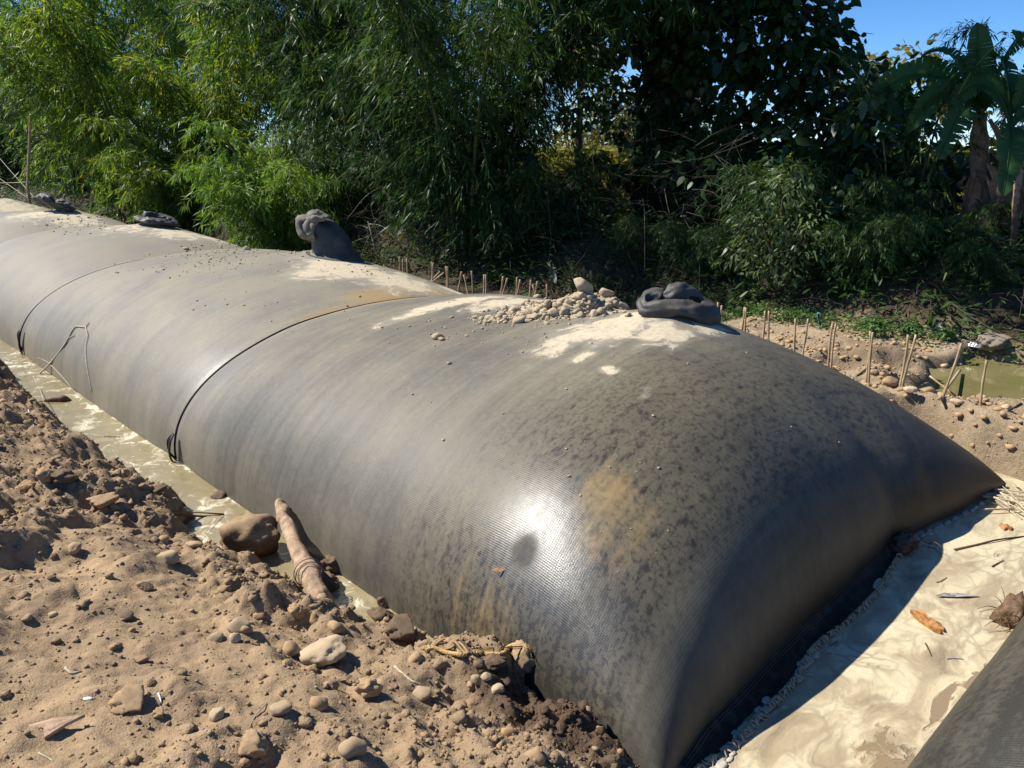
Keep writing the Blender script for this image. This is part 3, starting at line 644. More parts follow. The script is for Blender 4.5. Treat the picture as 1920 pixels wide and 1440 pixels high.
# ------------------------------------------------------------------ the second tube, end to end with the first
t2 = empty('geotextile_tube', (XC, .55, 0), 'smooth dark end of a second fabric tube at the lower right corner', 'geotextile tube')
FL = 1.80
me, X2, Y2, V2, T2, Z2 = build_tube(13, flip=FL, nth=141)
attr(me, 'dust_shade', .14 + .1*np.sin(T2) - .15*sm(.4, 0, Z2)); attr(me, 'spot', .35*np.ones_like(X2))
for k_ in ('mud', 'ochre', 'wash', 'dull', 'gloss'): attr(me, k_, np.zeros_like(X2))
o = child('body', me, M_TUBE, t2)
for r in RINGS[:2]:
    a = np.linspace(-.1, math.pi+.1, 60); c, s = np.cos(a), np.sin(a); X = XC - (TW-.018)*np.sign(c)*np.abs(c)**(2/TN)
    q = np.abs(s)**(2/TN)*np.sign(s); Z = np.where(s >= 0, (tube_hz(np.full_like(X, r)) + tube_extra(X, np.full_like(X, r)))*q, .5*q) - .009
    child('seam_strap', mesh_np('seam_strap', *sweep(np.stack([X, np.full_like(X, FL-r), Z], 1), .008, 6, cap=False)), M_STRAP, t2)

# ================================================================== STONES AND CLODS
ROCKV = {}
def rock_mesh(kind, i):
    key = (kind, i)
    if key not in ROCKV:
        if kind == 'stone': v, f = lumpy((0, 0, 0), 1, (1, 1, 1), 100+i, 3, .22, 3.0, 2)
        elif kind == 'angular': v, f = lumpy((0, 0, 0), 1, (1, 1, 1), 200+i, 3, .24, 3.2, 7)
        elif kind == 'boulder': v, f = lumpy((0, 0, 0), 1, (1, 1, 1), 731, 4, .26, 3.4, 2)
        elif kind == 'clod': v, f = lumpy((0, 0, 0), 1, (1, 1, 1), 300+i, 2, .42, 5.0, 3)
        else:
            v, f = lumpy((0, 0, 0), 1, (1, 1, 1), 400+i, 4, .34, 5.0, 4); v = v*(1 + .10*fbm(v[:, 0]*7, v[:, 1]*7, v[:, 2]*7, o=3, seed=i))[:, None]
        ROCKV[key] = (v, f)
    return ROCKV[key]
MESHC = {}
def rock_obj(name, kind, i, mat, P, dims, rotz=None, tilt=.25):
    key = (kind, i, mat.name)
    if key not in MESHC:
        v, f = rock_mesh(kind, i); MESHC[key] = mesh_np(name, v, f, True); MESHC[key].materials.append(mat)
    o = obj(name, MESHC[key]); o.location = tuple(P); o.scale = tuple(dims)
    o.rotation_euler = (random.uniform(-tilt, tilt), random.uniform(-tilt, tilt), random.uniform(0, 6.28) if rotz is None else rotz)
    return o
def rock_at(name, kind, i, mat, px, py, wpx, hpx, label, cat, sink=.25, fn=all_z, rotz=None, tilt=.2, asp=.85, group=None):
    """px,py = middle of the rock in the photo, wpx/hpx its size there"""
    P = hit(px, py + hpx*.3, fn); k_ = 0
    while abs(P[2] - float(fn(P[0:1], P[1:2])[0])) > .08 and k_ < 12: k_ += 1; P = hit(px, py + hpx*.3 + 3*k_, fn)
    m = mpp(P); w_, h_ = wpx*m/2, hpx*m/2*.92
    c = P + FV*(w_*asp*.55) ; c[2] = float(fn(np.array([c[0]]), np.array([c[1]]))[0]) + h_*(1-2*sink)
    if rotz is None: rotz = -YAW
    return tag(rock_obj(name, kind, i, mat, c, (w_, w_*asp, h_), rotz, tilt), label, cat, group)
BR = -YAW
bp = onZ(460, 1048, .01)
tag(rock_obj('boulder', 'boulder', 1, M_BOULD, bp + FV*.095 + ZV*.075, (.158, .14, .132), BR, .05), 'big brown boulder with a soil-caked top at the water edge', 'boulder')
named = [
 ('stone', 'boulder', 0, M_PALE, 600, 1232, 92, 50, 'large flat pale stone half buried below the driftwood log'),
 ('stone', 'stone', 1, M_STONE, 310, 1043, 42, 38, 'rounded tan stone on the slope left of the boulder'),
 ('stone', 'stone', 2, M_STONE, 362, 1022, 30, 14, 'small oval stone lying up against the boulder\'s left side'),
 ('stone', 'stone', 3, M_STONE, 660, 1408, 52, 40, 'rounded tan stone at the bottom edge of the picture'),
 ('stone', 'stone', 4, M_STONE, 525, 1332, 44, 26, 'egg-shaped grey stone above the bottom edge, right of the long pale one'),
 ('stone', 'angular', 0, M_PALE, 405, 1340, 34, 40, 'long pale upright stone standing in the loose soil near the bottom'),
 ('stone', 'stone', 5, M_PALE, 440, 1195, 20, 28, 'small pale stone in the middle of the packed soil'),
 ('stone', 'stone', 6, M_STONE, 895, 1283, 26, 18, 'left of two little tan stones below the rope'),
 ('stone', 'stone', 7, M_PALE, 933, 1290, 26, 18, 'right of two little tan stones below the rope'),
 ('stone', 'stone', 8, M_PALE, 912, 1273, 20, 16, 'little pale stone just under the loose rope'),
 ('stone', 'angular', 1, M_STONE, 793, 1303, 40, 26, 'angular brown stone in the crumbs below the rope'),
 ('stone', 'stone', 9, M_WETST, 235, 1155, 30, 22, 'brown stone in a little hollow of the packed soil'),
 ('stone', 'stone', 10, M_WETST, 95, 1083, 16, 12, 'small dark oval stone on the smooth packed soil'),
 ('stone', 'stone', 11, M_STONE, 405, 1195, 26, 22, 'small brown stone left of the pale one in packed soil'),
 ('stone', 'angular', 2, M_STONE, 445, 1170, 48, 34, 'broad brown stone in the crumbs under the boulder'),
 ('stone', 'stone', 0, M_STONE, 48, 1162, 20, 14, 'first pebble of a short row on the packed soil at the left'),
 ('stone', 'stone', 4, M_PALE, 98, 1153, 17, 14, 'last pebble of a short row on the packed soil at the left'),
 ('soil_clod', 'big', 0, M_CLOD, 978, 1250, 54, 72, 'tall clod of earth tied by rope against the tube'),
 ('soil_clod', 'big', 1, M_CLODD, 925, 1243, 44, 28, 'dark flat clod left of the roped clod'),
 ('soil_clod', 'big', 2, M_CLOD, 690, 1298, 44, 44, 'knobbly brown clod throwing a shadow, right of the flat pale stone'),
 ('soil_clod', 'big', 3, M_CLODD, 755, 1190, 62, 40, 'wet brown clod in the shallow water near the rope'),
 ('soil_clod', 'big', 4, M_CLODD, 719, 1131, 27, 27, 'small round clod stuck against the wet foot of the tube'),
 ('soil_clod', 'big', 5, M_CLODD, 712, 1158, 50, 24, 'glistening low mud lump in the narrow water channel'),
 ('soil_clod', 'big', 6, M_CLODD, 288, 917, 38, 18, 'dark mud lump poking out of the channel water'),
 ('soil_clod', 'big', 7, M_CLODD, 407, 931, 28, 12, 'little submerged mud lump above the boulder'),
 ('soil_clod', 'big', 2, M_CLODD, 622, 1062, 40, 40, 'wet dark clod just right of the driftwood log, upper of two'),
 ('soil_clod', 'big', 0, M_CLODD, 612, 1095, 44, 40, 'wet dark clod just right of the driftwood log, lower of two'),
 ('soil_clod', 'big', 4, M_CLOD, 268, 1100, 30, 24, 'brown clod on the bare packed slope'),
 ('soil_clod', 'big', 5, M_CLOD, 80, 890, 36, 30, 'brown clod on the crumbly bank at the far left, the larger one'),
 ('soil_clod', 'big', 1, M_CLOD, 45, 915, 34, 26, 'brown clod at the left edge of the crumbly bank'),
 ('soil_clod', 'big', 6, M_CLOD, 190, 945, 50, 28, 'wide clod on top of the crumbly bank above the channel bend'),
 ('soil_clod', 'big', 2, M_CLODD, 115, 905, 46, 30, 'dark broad clod among the crumbly bank lumps'),
 ('soil_clod', 'big', 3, M_CLOD, 240, 1320, 70, 34, 'flat broken slab of packed soil with a dark undercut'),
 ('soil_clod', 'big', 3, M_CLOD, 297, 1338, 24, 22, 'small dark clod beside the broken slab of packed soil'),
 ('soil_clod', 'big', 6, M_CLOD, 262, 1237, 26, 20, 'round clod casting a shadow on smooth packed soil'),
 ('soil_clod', 'big', 0, M_CLOD, 470, 1405, 60, 44, 'big lump of packed soil at the bottom edge of the slope'),
 ('soil_clod', 'big', 5, M_CLOD, 555, 1150, 34, 30, 'clod at the foot of the driftwood log, to its left'),
]
for (nm, kd, i, mt, px, py, ww_, hh_, lab) in named:
    rock_at(nm, kd, i, mt, px, py, ww_, hh_, lab, 'stone' if nm == 'stone' else 'clod', sink=.30 if nm == 'stone' else .25)

# many loose clods: 250 individuals, the rest one mass of crumbs
def scatter_soil(n, rmin, rmax, pw, seed, dens=.25):
    r_ = np.random.default_rng(seed); out = []
    while len(out) < n:
        y = .95 + (r_.random()**1.6)*8.5; x = r_.uniform(.0, 2.1)
        if r_.random() > dens + (1-dens)*float(crumbly(np.array([x]), np.array([y]))[0])**1.5: continue
        z = float(soil_z(np.array([x]), np.array([y]))[0])
        if z < .0 or float(tube_z(x, y)) > z - .01: continue
        out.append((x, y, z, rmin + (rmax-rmin)*r_.random()**pw))
    return out
for i, (x, y, z, r) in enumerate(scatter_soil(215, .011, .038, 3.0, 5)):
    kd = ('clod', 'clod', 'clod', 'stone', 'clod')[i % 5]
    o = rock_obj('soil_clod' if kd == 'clod' else 'pebble', kd, i % 8, M_CLOD if kd == 'clod' else M_STONE, (x, y, z + .15*r), (r*random.uniform(.9, 1.3), r, r*random.uniform(.6, .9)), None, .6)
    if kd == 'clod': tag(o, 'small dry clod among the loose soil of the near bank', 'clod', 'loose clods on the near bank')
    else: tag(o, 'small tan pebble among the loose soil of the near bank', 'pebble', 'loose pebbles on the near bank')
def crumbs(pts, seed, sub=1, flat=.75):
    r_ = np.random.default_rng(seed); bm = bmesh.new(); bmesh.ops.create_icosphere(bm, subdivisions=sub, radius=1)
    V = np.array([v.co[:] for v in bm.verts]); F = np.array([[v.index for v in f.verts] for f in bm.faces]); bm.free()
    n = len(pts); A = np.array(pts); nv = len(V)
    j = 1 + .38*r_.uniform(-1, 1, (n, nv)); a = r_.uniform(0, 6.28, n); c, s = np.cos(a)[:, None], np.sin(a)[:, None]
    sxx = r_.uniform(.75, 1.35, (n, 1)); szz = flat*r_.uniform(.7, 1.2, (n, 1))
    X, Y, Z = V[None, :, 0]*j*sxx, V[None, :, 1]*j, V[None, :, 2]*j*szz
    W_ = np.stack([(X*c - Y*s), (X*s + Y*c), Z], -1)*A[:, 3][:, None, None] + A[:, None, :3]
    return W_.reshape(-1, 3), (F[None] + (np.arange(n)*nv)[:, None, None]).reshape(-1, 3)
def scatter_fast(n, rmin, rmax, pw, seed, dens, ymax=8.9, y0=.5):
    r_ = np.random.default_rng(seed); y = y0 + (r_.random(n*6)**1.6)*ymax; x = r_.uniform(-.3, 2.1, n*6)
    k = r_.random(n*6) < dens + (1-dens)*crumbly(x, y)**1.5; x, y = x[k], y[k]; z = soil_z(x, y)
    k = (z > -.01) & (tube_z(x, y) < z + .01); x, y, z = x[k][:n], y[k][:n], z[k][:n]
    r = rmin + (rmax-rmin)*r_.random(len(x))**pw
    return np.stack([x, y, z + .2*r, r], 1)
v1, f1 = crumbs(scatter_fast(30000, .0022, .009, 2.6, 11, .32), 1, 1)
v2, f2 = crumbs(scatter_fast(2700, .007, .024, 2.6, 12, .14), 2, 2)
V, F = join([(v1, f1), (v2, f2)])
me = mesh_np('soil_crumbs', V, F); attr(me, 'wet', wetness(V[:, 0], V[:, 1], V[:, 2])); attr(me, 'crumb', .25*np.ones(len(V)))
tag(obj('soil_crumbs', me, M_SOIL), 'fine loose crumbs of dry soil spread over the near bank', 'soil', kind='stuff')

# ------------------------------------------------------------------ rubble on top of the tube
rub = [
 ('angular', 4, 1094, 540, 42, 44, 'pointed pale rock crowning the heap on the tube'), ('angular', 5, 1138, 550, 30, 24, 'second rock on the heap, right of the pointed one'),
 ('angular', 6, 1166, 551, 30, 24, 'blocky rock on the heap nearest the coiled sleeve'), ('angular', 3, 945, 577, 18, 16, 'round stone perched at the left foot of the heap'),
 ('angular', 7, 942, 588, 20, 16, 'stone under the perched one at the left foot of the heap'), ('stone', 2, 1008, 555, 16, 11, 'stone on the rear edge of the heap, left of the pointed rock'),
 ('stone', 3, 820, 631, 22, 16, 'fist-sized clod lying alone on the tube, the larger of two'), ('angular', 1, 828, 636, 14, 9, 'small stone touching the lone clod on the tube'),
 ('stone', 5, 842, 681, 9, 8, 'dark pebble lying alone on the open fabric'), ('stone', 6, 877, 630, 12, 6, 'flat pebble on the fabric in front of the heap'),
 ('angular', 2, 462, 465, 15, 13, 'brown stone on the second seam of the tube'), ('stone', 1, 346, 466, 14, 8, 'pale stone on the second seam, left of the brown one'),
 ('stone', 7, 1057, 566, 20, 12, 'rounded cobble on the upper slope of the heap'), ('angular', 0, 1020, 583, 18, 14, 'angular cobble in the middle of the heap')]
hc = hit(1108, 592, tube_z) + FV*.16
def heap_h(X, Y):
    u = (X-hc[0])*RV[0] + (Y-hc[1])*RV[1]; w_ = (X-hc[0])*FV[0] + (Y-hc[1])*FV[1]
    d2 = np.where(u < 0, (u/.40)**2, (u/.20)**2) + ((w_-.02)/.17)**2
    return .17*np.exp(-d2*1.25)*(1 + .4*fbm(X*9, Y*9, o=3, seed=2)) - .02 + .03*fbm(X*25, Y*25, o=2, seed=7)*np.exp(-d2)
def heap_z(X, Y): return tube_z(X, Y) + np.maximum(heap_h(np.asarray(X, float), np.asarray(Y, float)), 0)
for kd, i, px, py, w_, h_, lab in rub:
    rock_at('rubble_stone', kd, i, M_RUB if h_ > 9 else M_STONE, px, py, w_, h_, lab, 'stone', sink=.33, fn=heap_z)
HEAP = [(1110, 556, 75, 40), (1050, 570, 75, 34), (985, 586, 60, 22), (920, 598, 38, 14), (1165, 560, 30, 20)]
def heap_pts(n, rmin, rmax, pw, seed, lift=1.):
    r_ = np.random.default_rng(seed); out = []
    while len(out) < n:
        hx, hy, sxp, syp = HEAP[r_.choice(5, p=[.36, .30, .17, .09, .08])]
        px, py = hx + r_.normal()*sxp*.45, hy + abs(r_.normal())*syp*.4 - syp*.15
        P = hit(px, py, heap_z, 6.5, 3.2, .04)
        if tube_z(P[0], P[1]) < .3 or P[2] < .5 or abs(P[2]-heap_z(P[0], P[1])) > .05: continue
        r = rmin + (rmax-rmin)*r_.random()**pw
        out.append((P[0], P[1], float(heap_z(P[0], P[1])) + .25*r, r))
    return out
# the body of the heap: compact earth
c = hc
XX, YY = np.meshgrid(np.linspace(-.8, .5, 90), np.linspace(-.42, .46, 60), indexing='ij')
HX, HY = c[0] + XX*RV[0] + YY*FV[0], c[1] + XX*RV[1] + YY*FV[1]
hh = heap_h(HX, HY)
me = mesh_np('earth_heap', np.stack([HX, HY, tube_z(HX, HY) + hh], -1).reshape(-1, 3), grid_faces(90, 60)[:, ::-1])
tag(obj('earth_heap', me, M_RUB), 'low heap of pale earth and gravel on top of the tube', 'earth heap', kind='stuff')
for i, (x, y, z, r) in enumerate(heap_pts(130, .012, .036, 1.7, 31)):
    o = rock_obj('rubble_stone', ('stone', 'angular', 'clod')[i % 3], i % 8, M_RUB, (x, y, z), (r*1.25, r, r*.8), None, .5)
    tag(o, 'small pale stone in the heap on top of the tube', 'stone', 'stones of the heap on the tube')
hp = np.array(heap_pts(1900, .004, .014, 1.6, 32, 1.1))
def spray(lst, seed, rmin, rmax):
    r_ = np.random.default_rng(seed); out = []
    for px, py, sxp, syp, n in lst:
        for _ in range(n):
            P = hit(px + r_.normal()*sxp, py + r_.normal()*syp, tube_z, 25)
            if tube_z(P[0], P[1]) < .2: continue
            r = (rmin + (rmax-rmin)*r_.random()**2.5)*(1 + P[1]/9); out.append((P[0], P[1], float(tube_z(P[0], P[1])) + .3*r, r))
    return np.array(out)
gp = spray([(420, 470, 45, 8, 160), (390, 490, 60, 14, 190), (560, 472, 25, 4, 90), (840, 610, 60, 22, 90), (1000, 620, 120, 20, 60), (690, 505, 60, 14, 90), (150, 420, 40, 10, 90), (1180, 960, 90, 70, 22), (1250, 760, 200, 120, 30), (820, 740, 200, 120, 18), (520, 560, 90, 30, 40), (180, 410, 30, 5, 60)], 41, .0018, .0075)
V, F = crumbs(np.vstack([hp, gp]), 5, 1)
tag(obj('loose_gravel', mesh_np('loose_gravel', V, F), M_RUB), 'fine gravel and grit sprinkled over the top of the tube', 'gravel', kind='stuff')

# ================================================================== WOOD, ROPE AND LITTER
def thing_mesh(name, parts, mat, label, cat, group=None, smooth=True):
    v, f = join(parts) if isinstance(parts, list) else parts
    c = v[np.argmin(v[:, 2])].copy(); o = obj(name, mesh_np(name, v - c, f, smooth), mat); o.location = tuple(c); return tag(o, label, cat, group)
def lift(px, py, fn=all_z, k=0., up=0.):
    P = hit(px, py, fn); d = np.array([0, 0, CH]) - P; return P + d*k/np.linalg.norm(d) + ZV*up
# driftwood log
A = onZ(592, 1112, .09); B = onX(521, 940, 1.80)
p_ = spl([A + (A-B)*.16 + [0, 0, -.06], A + [0, 0, .02], A*.55 + B*.45 + [.0, .0, .012], B*.92 + A*.08 - [.0, 0, .01], B], 30)
R = np.interp(np.linspace(0, 1, 30), [0, .3, .36, .42, .7, .93, 1], [.046, .046, .052, .042, .036, .033, .026])
log = empty('driftwood_log', A, 'bare pinkish-brown driftwood log leaning from the bank toward the tube', 'log')
v, f = sweep(p_, R, 22, wob=.03, seed=4); v = v + .006*np.stack([fbm(v[:, 0]*60+k*9, v[:, 1]*60, v[:, 2]*60, o=2, seed=k) for k in range(3)], 1); o = obj('trunk', mesh_np('trunk', v - A, f), M_LOG, log)
q = p_[10]; parts = []
for rr in (.068, .071):
    an = np.linspace(0, 6.28, 24); T = p_[11]-p_[9]; T /= np.linalg.norm(T); s1 = np.cross(T, ZV); s1 /= np.linalg.norm(s1); s2 = np.cross(s1, T)
    parts.append(sweep(q + T*(rr-.07)*8 + rr*(np.cos(an)[:, None]*s1 + np.sin(an)[:, None]*s2) + T*.012*np.sin(an)[:, None], .0025, 5))
obj('wire_loop', mesh_np('wire_loop', *join(parts) - np.array(0)) if False else mesh_np('wire_loop', join(parts)[0] - A, join(parts)[1]), M_DKWOOD, log)
# side root of the log
thing_mesh('broken_stick', [sweep(spl([hit(548, 1090, soil_z) + [0, 0, .0], lift(537, 1075, soil_z, 0, .02), lift(524, 1053, soil_z, 0, .045)], 8), [.008, .008, .005], 6)] if False else
           [sweep(spl([hit(548, 1092, soil_z), lift(536, 1072, soil_z, 0, .02), lift(523, 1052, soil_z, 0, .03)], 9), np.linspace(.009, .005, 9), 6, wob=.004)], M_LOG, 'short pale broken stick lying left of the driftwood log', 'stick')
# pale dead branch standing in the channel against the tube
def br(pxs, r0, r1, off=.03, n=26): 
    pts = [lift(x, y, all_z, off) for x, y in pxs]; return sweep(spl(pts, n), np.linspace(r0, r1, n), 5)
thing_mesh('dead_branch', [br([(75, 700), (95, 680), (122, 645), (134, 622), (143, 612), (160, 613), (167, 604)], .010, .004),
                           br([(160, 613), (164, 630), (160, 655), (163, 690), (172, 735)], .005, .003), br([(95, 682), (70, 672), (52, 692)], .004, .002), br([(95, 684), (120, 710), (140, 735), (150, 745)], .004, .002),
                           br([(62, 705), (75, 730), (85, 765)], .004, .002), br([(128, 634), (140, 628)], .005, .003)], M_TWIG, 'thin pale forked branch standing in the channel against the tube', 'branch')
# wood floating in the channel
c = onZ(105, 752); thing_mesh('floating_wood', [sweep(spl([img(c, -.13, -.01, .0), img(c, -.04, 0, .02), img(c, .06, .0, .02), img(c, .13, .02, .0)], 16), np.interp(np.linspace(0, 1, 16), [0, .3, .7, 1], [.012, .035, .03, .006]), 10, wob=.02, seed=3)], M_DKWOOD, 'brown chunk of wood floating in the channel by the dead branch', 'wood')
c = onZ(105, 818); 
def straw(name, pxs, r, mat, label, cat, off=.006, group=None):
    pts = [lift(x, y, all_z, off) for x, y in pxs]; return thing_mesh(name, [sweep(spl(pts, 16), np.linspace(r, r*.5, 16), 5)], mat, label, cat, group)
straw('twig', [(196, 818), (210, 819), (225, 819)], .006, M_DKWOOD, 'short dark twig floating in the middle of the channel', 'twig')
straw('twig', [(275, 955), (330, 963), (380, 968), (420, 964)], .010, M_DKWOOD, 'dark root reaching from the bank to the boulder', 'root', .012)
straw('stem', [(270, 985), (290, 965), (312, 945)], .0028, M_TWIG, 'thin dry stem on the bank above the boulder\'s left', 'stem')
straw('stem', [(53, 768), (60, 790), (64, 800)], .004, M_WHITE, 'short whitish stem at the crumbly far-left water edge', 'stem')
straw('stem', [(122, 1252), (135, 1262), (152, 1258)], .006, M_TWIG, 'pale bent splinter lying in a soil hollow at the left', 'splinter')
straw('stem', [(72, 1412), (88, 1420), (100, 1427)], .0035, M_TWIG, 'tan stem lying near the bottom left corner', 'stem')
straw('stem', [(500, 1318), (480, 1340), (462, 1375)], .0025, M_TWIG, 'thin curved rootlet over the loose soil near the bottom', 'rootlet')
straw('stem', [(297, 1300), (300, 1308), (302, 1316)], .004, M_WHITE, 'tiny white splinter above the broken soil slab', 'splinter')
straw('twig', [(660, 1240), (668, 1255), (675, 1262)], .004, M_DKWOOD, 'thin dark twig beside the flat pale stone', 'twig')
straw('stem', [(740, 1250), (770, 1275), (790, 1285)], .006, M_STRAW, 'bundle of dry grass lying below the rope', 'dry grass')
P = hit(165, 1313, soil_z); v, f = lumpy((0, 0, .006), 1, (.016, .008, .005), 5, 2, .1); thing_mesh('plastic_scrap', (v@np.array([[RV[0], RV[1], 0], [FV[0], FV[1], 0], [0, 0, 1]]) + P, f), M_WHITE, 'tiny white plastic scrap on the bare soil at left', 'scrap')
# splintered wood near the corner
P = hit(95, 1372, soil_z); m = mpp(P)
def plate(pts2, thick, P, mat, name, label, cat, tilt=(0, 0), wob=.004):
    pts2 = np.asarray(pts2, float); n = len(pts2); cen = pts2.mean(0); rings = [pts2, cen + (pts2-cen)*.55]
    V = []
    for z in (1, 0):
        for r in rings: V += [img(P, a, b, z*thick + a*tilt[0] + b*tilt[1] + wob*math.sin(a*90+b*70)) for a, b in r]
        V.append(img(P, *cen, z*thick + cen[0]*tilt[0] + cen[1]*tilt[1]))
    F = []; s = 2*n+1
    for z in (0, 1):
        o_ = z*s
        for k in range(n):
            k2 = (k+1) % n; q1 = [o_+k, o_+k2, o_+n+k2, o_+n+k]; t1 = [o_+n+k, o_+n+k2, o_+2*n]
            F.append(q1 if z == 0 else q1[::-1]); F.append(t1 if z == 0 else t1[::-1])
    for k in range(n): F.append([k, s+k, s+(k+1) % n, (k+1) % n])
    V = np.array(V); c = V[np.argmin(V[:, 2])].copy(); me = bpy.data.meshes.new(name); me.from_pydata((V-c).tolist(), [], F); me.update()
    o = obj(name, me, mat); o.location = tuple(c); return tag(o, label, cat)
plate([(-.09, .015), (.0, .025), (.09, .03), (.045, .008), (.0, -.03), (-.02, .002)], .010, P + ZV*.008, M_LOG, 'wood_splinter', 'weathered triangular wood splinter near the lower left corner', 'wood', (.15, .25))
straw('wood_sliver', [(458, 1205), (470, 1203), (486, 1210)], .007, M_DKWOOD, 'small dark sliver of wood beside a shadow hole', 'wood')
plate([(-.03, 0), (-.01, .01), (.03, .006), (.01, -.008)], .004, hit(645, 1280, soil_z) + ZV*.012, M_DKWOOD, 'bark_flake', 'dark curled flake of bark in the loose soil', 'bark', (.3, .3))
# fallen leaf on the tube
P = hit(935, 1071, tube_z)
lv = spl([P + ZV*.002 + RV*-.026, P + ZV*.004, P + ZV*.002 + RV*.026], 9); wv_ = .008*np.sin(np.linspace(0.05, 3.1, 9))
dn = hit(935, 1085, tube_z) - P; dn /= np.linalg.norm(dn); V = np.concatenate([lv - dn*wv_[:, None], lv, lv + dn*wv_[:, None]]) ; V[:, 2] += .004
zt = np.array([float(tube_z(q[0], q[1])) for q in V]); V = V + (np.array([0, 0, CH]) - V)/2.5*.012
thing_mesh('fallen_leaf', (V, grid_faces(3, 9)), M_LEAFO, 'single orange-brown leaf stuck to the tube by the glare', 'leaf')
# rope
def ropepath(pxs, up): return [lift(x, y, all_z, .012, up) for x, y in pxs]
rope = empty('rope', hit(900, 1230), 'frayed yellow rope draped along the tube foot to the earth clod', 'rope')
l0 = np.array(rope.location)
path = spl(ropepath([(798, 1222), (815, 1218), (838, 1226), (868, 1230), (900, 1228), (940, 1228), (952, 1216), (972, 1210), (988, 1216)], .006), 160)
T = np.gradient(path, axis=0); T /= np.linalg.norm(T, axis=1)[:, None]; s1 = np.cross(T, ZV); s1 /= np.linalg.norm(s1, axis=1)[:, None]; s2 = np.cross(s1, T)
parts = []
for k in range(3):
    ph = np.arange(160)*.85 + k*2.094; parts.append(sweep(path + .0045*(np.cos(ph)[:, None]*s1 + np.sin(ph)[:, None]*s2), .0045, 5))
v, f = join(parts); obj('strand', mesh_np('strand', v - l0, f), M_ROPE, rope)
parts = [sweep(spl(ropepath(q, .004), 50), .005, 6, wob=.002) for q in ([(812, 1216), (830, 1204), (852, 1205), (868, 1222), (890, 1236), (905, 1244)], [(815, 1212), (835, 1200), (862, 1207), (878, 1226)], [(798, 1222), (830, 1220), (850, 1214), (842, 1206), (818, 1210)])]
v, f = join(parts); obj('loose_coil', mesh_np('loose_coil', v - l0, f), M_ROPED, rope)
parts = [sweep(spl([path[-1], path[-1] + RNG.normal(size=3)*.010, path[-1] + RNG.normal(size=3)*.02 - ZV*.01], 6), .0012, 4) for _ in range(16)] + [sweep(spl([path[0], path[0] + RNG.normal(size=3)*.008, path[0] + RNG.normal(size=3)*.018], 6), .0012, 4) for _ in range(8)]
v, f = join(parts); obj('frayed_end', mesh_np('frayed_end', v - l0, f), M_ROPE, rope)['kind'] = 'stuff'

# ------------------------------------------------------------------ things floating in the foam
P = onZ(1738, 1172, .0)
plate([(-.045, .075), (-.02, .085), (.015, .07), (.02, .02), (.05, -.02), (.045, -.06), (.03, -.05), (.022, -.075), (.0, -.055), (-.02, -.0)], .02, P + ZV*.004, M_ORANGE, 'bark_piece', 'orange-brown torn piece of bark afloat on the foam', 'bark', (.05, .1), .008)
P = onZ(1796, 1120, 0.)
plate([(-.11, -.005), (-.06, .02), (-.03, .028), (.0, .018), (.06, .012), (.11, .0), (.03, -.012), (-.03, -.012)], .003, P + ZV*.006, M_GPLA, 'plastic_film', 'crumpled grey plastic film on the foam above the bark', 'plastic', (0, .05), .006)
straw('stick', [(1790, 1031), (1830, 1022), (1870, 1012), (1925, 1005)], .008, M_DKWOOD, 'long thin brown stick lying on the foam at the right edge', 'stick', .006)
straw('twig', [(1735, 1206), (1742, 1220), (1746, 1230)], .004, M_DKWOOD, 'little dark twig below the floating bark', 'twig')
straw('twig', [(1860, 1062), (1872, 1055), (1882, 1050)], .004, M_DKWOOD, 'short twig on the foam under the long stick', 'twig')
straw('twig', [(1775, 1235), (1790, 1234), (1806, 1236)], .005, M_GPLA, 'flat grey scrap on the foam beside the open water', 'scrap')
straw('twig', [(1756, 1092), (1765, 1090), (1775, 1083)], .004, M_DKWOOD, 'small stray twig near the shadow edge on the foam', 'twig')
v, f = lumpy(onZ(1886, 990), 1, (.035, .03, .02), 71, 3, .4, 4); thing_mesh('rotten_fruit', (v, f), M_ORANGE, 'brown rotten lump on the foam under the straw', 'debris')
# roots and trash caught in the pinch of the end seam
c = onZ(1692, 1028, .03); parts = [lumpy(c + [.0, 0, .0], 1, (.10, .07, .045), 81, 3, .5, 4)]
cl = empty('root_clump', onZ(1692, 1028), 'dark tuft of roots caught in the pinch of the tube end', 'roots')
v, f = parts[0]; obj('root_mass', mesh_np('root_mass', v - c + [0, 0, .03], f), M_DKWOOD, cl)
def tuft(c, n, L, r, seed, dirb=(0, 0, 0)):
    r_ = np.random.default_rng(seed); out = []
    for _ in range(n):
        d = r_.normal(size=3)*[1, 1, .5] + np.array(dirb); d /= np.linalg.norm(d); l = L*r_.uniform(.5, 1.2)
        p0 = c + r_.normal(size=3)*[.05, .05, .01]; out.append(sweep(spl([p0, p0 + d*l*.5 + ZV*.01, p0 + d*l + ZV*(-.015)], 7), np.linspace(r, r*.4, 7), 4))
    return join(out)
v, f = tuft(np.array([0, 0, .03]), 30, .12, .003, 3, (-.2, -.9, .1)); obj('rootlets', mesh_np('rootlets', v, f), M_DKWOOD, cl)
sc = empty('straw_heap', onZ(1893, 950), 'heap of pale dry stalks at the right corner of the tube', 'straw')
parts = []
for k_ in range(34):
    a = img((0, 0, 0), RNG.uniform(-.10, .25), RNG.uniform(-.15, .2), RNG.uniform(.005, .05)); an = RNG.normal(1.9, .5); L = RNG.uniform(.08, .22)
    d = RV*math.cos(an) + FV*math.sin(an) + ZV*RNG.uniform(-.1, .1); parts.append(sweep(spl([a-d*L, a + ZV*.01, a+d*L], 7), RNG.uniform(.002, .006), 5))
v, f = join(parts); obj('stalks', mesh_np('stalks', v, f), M_STRAW, sc)
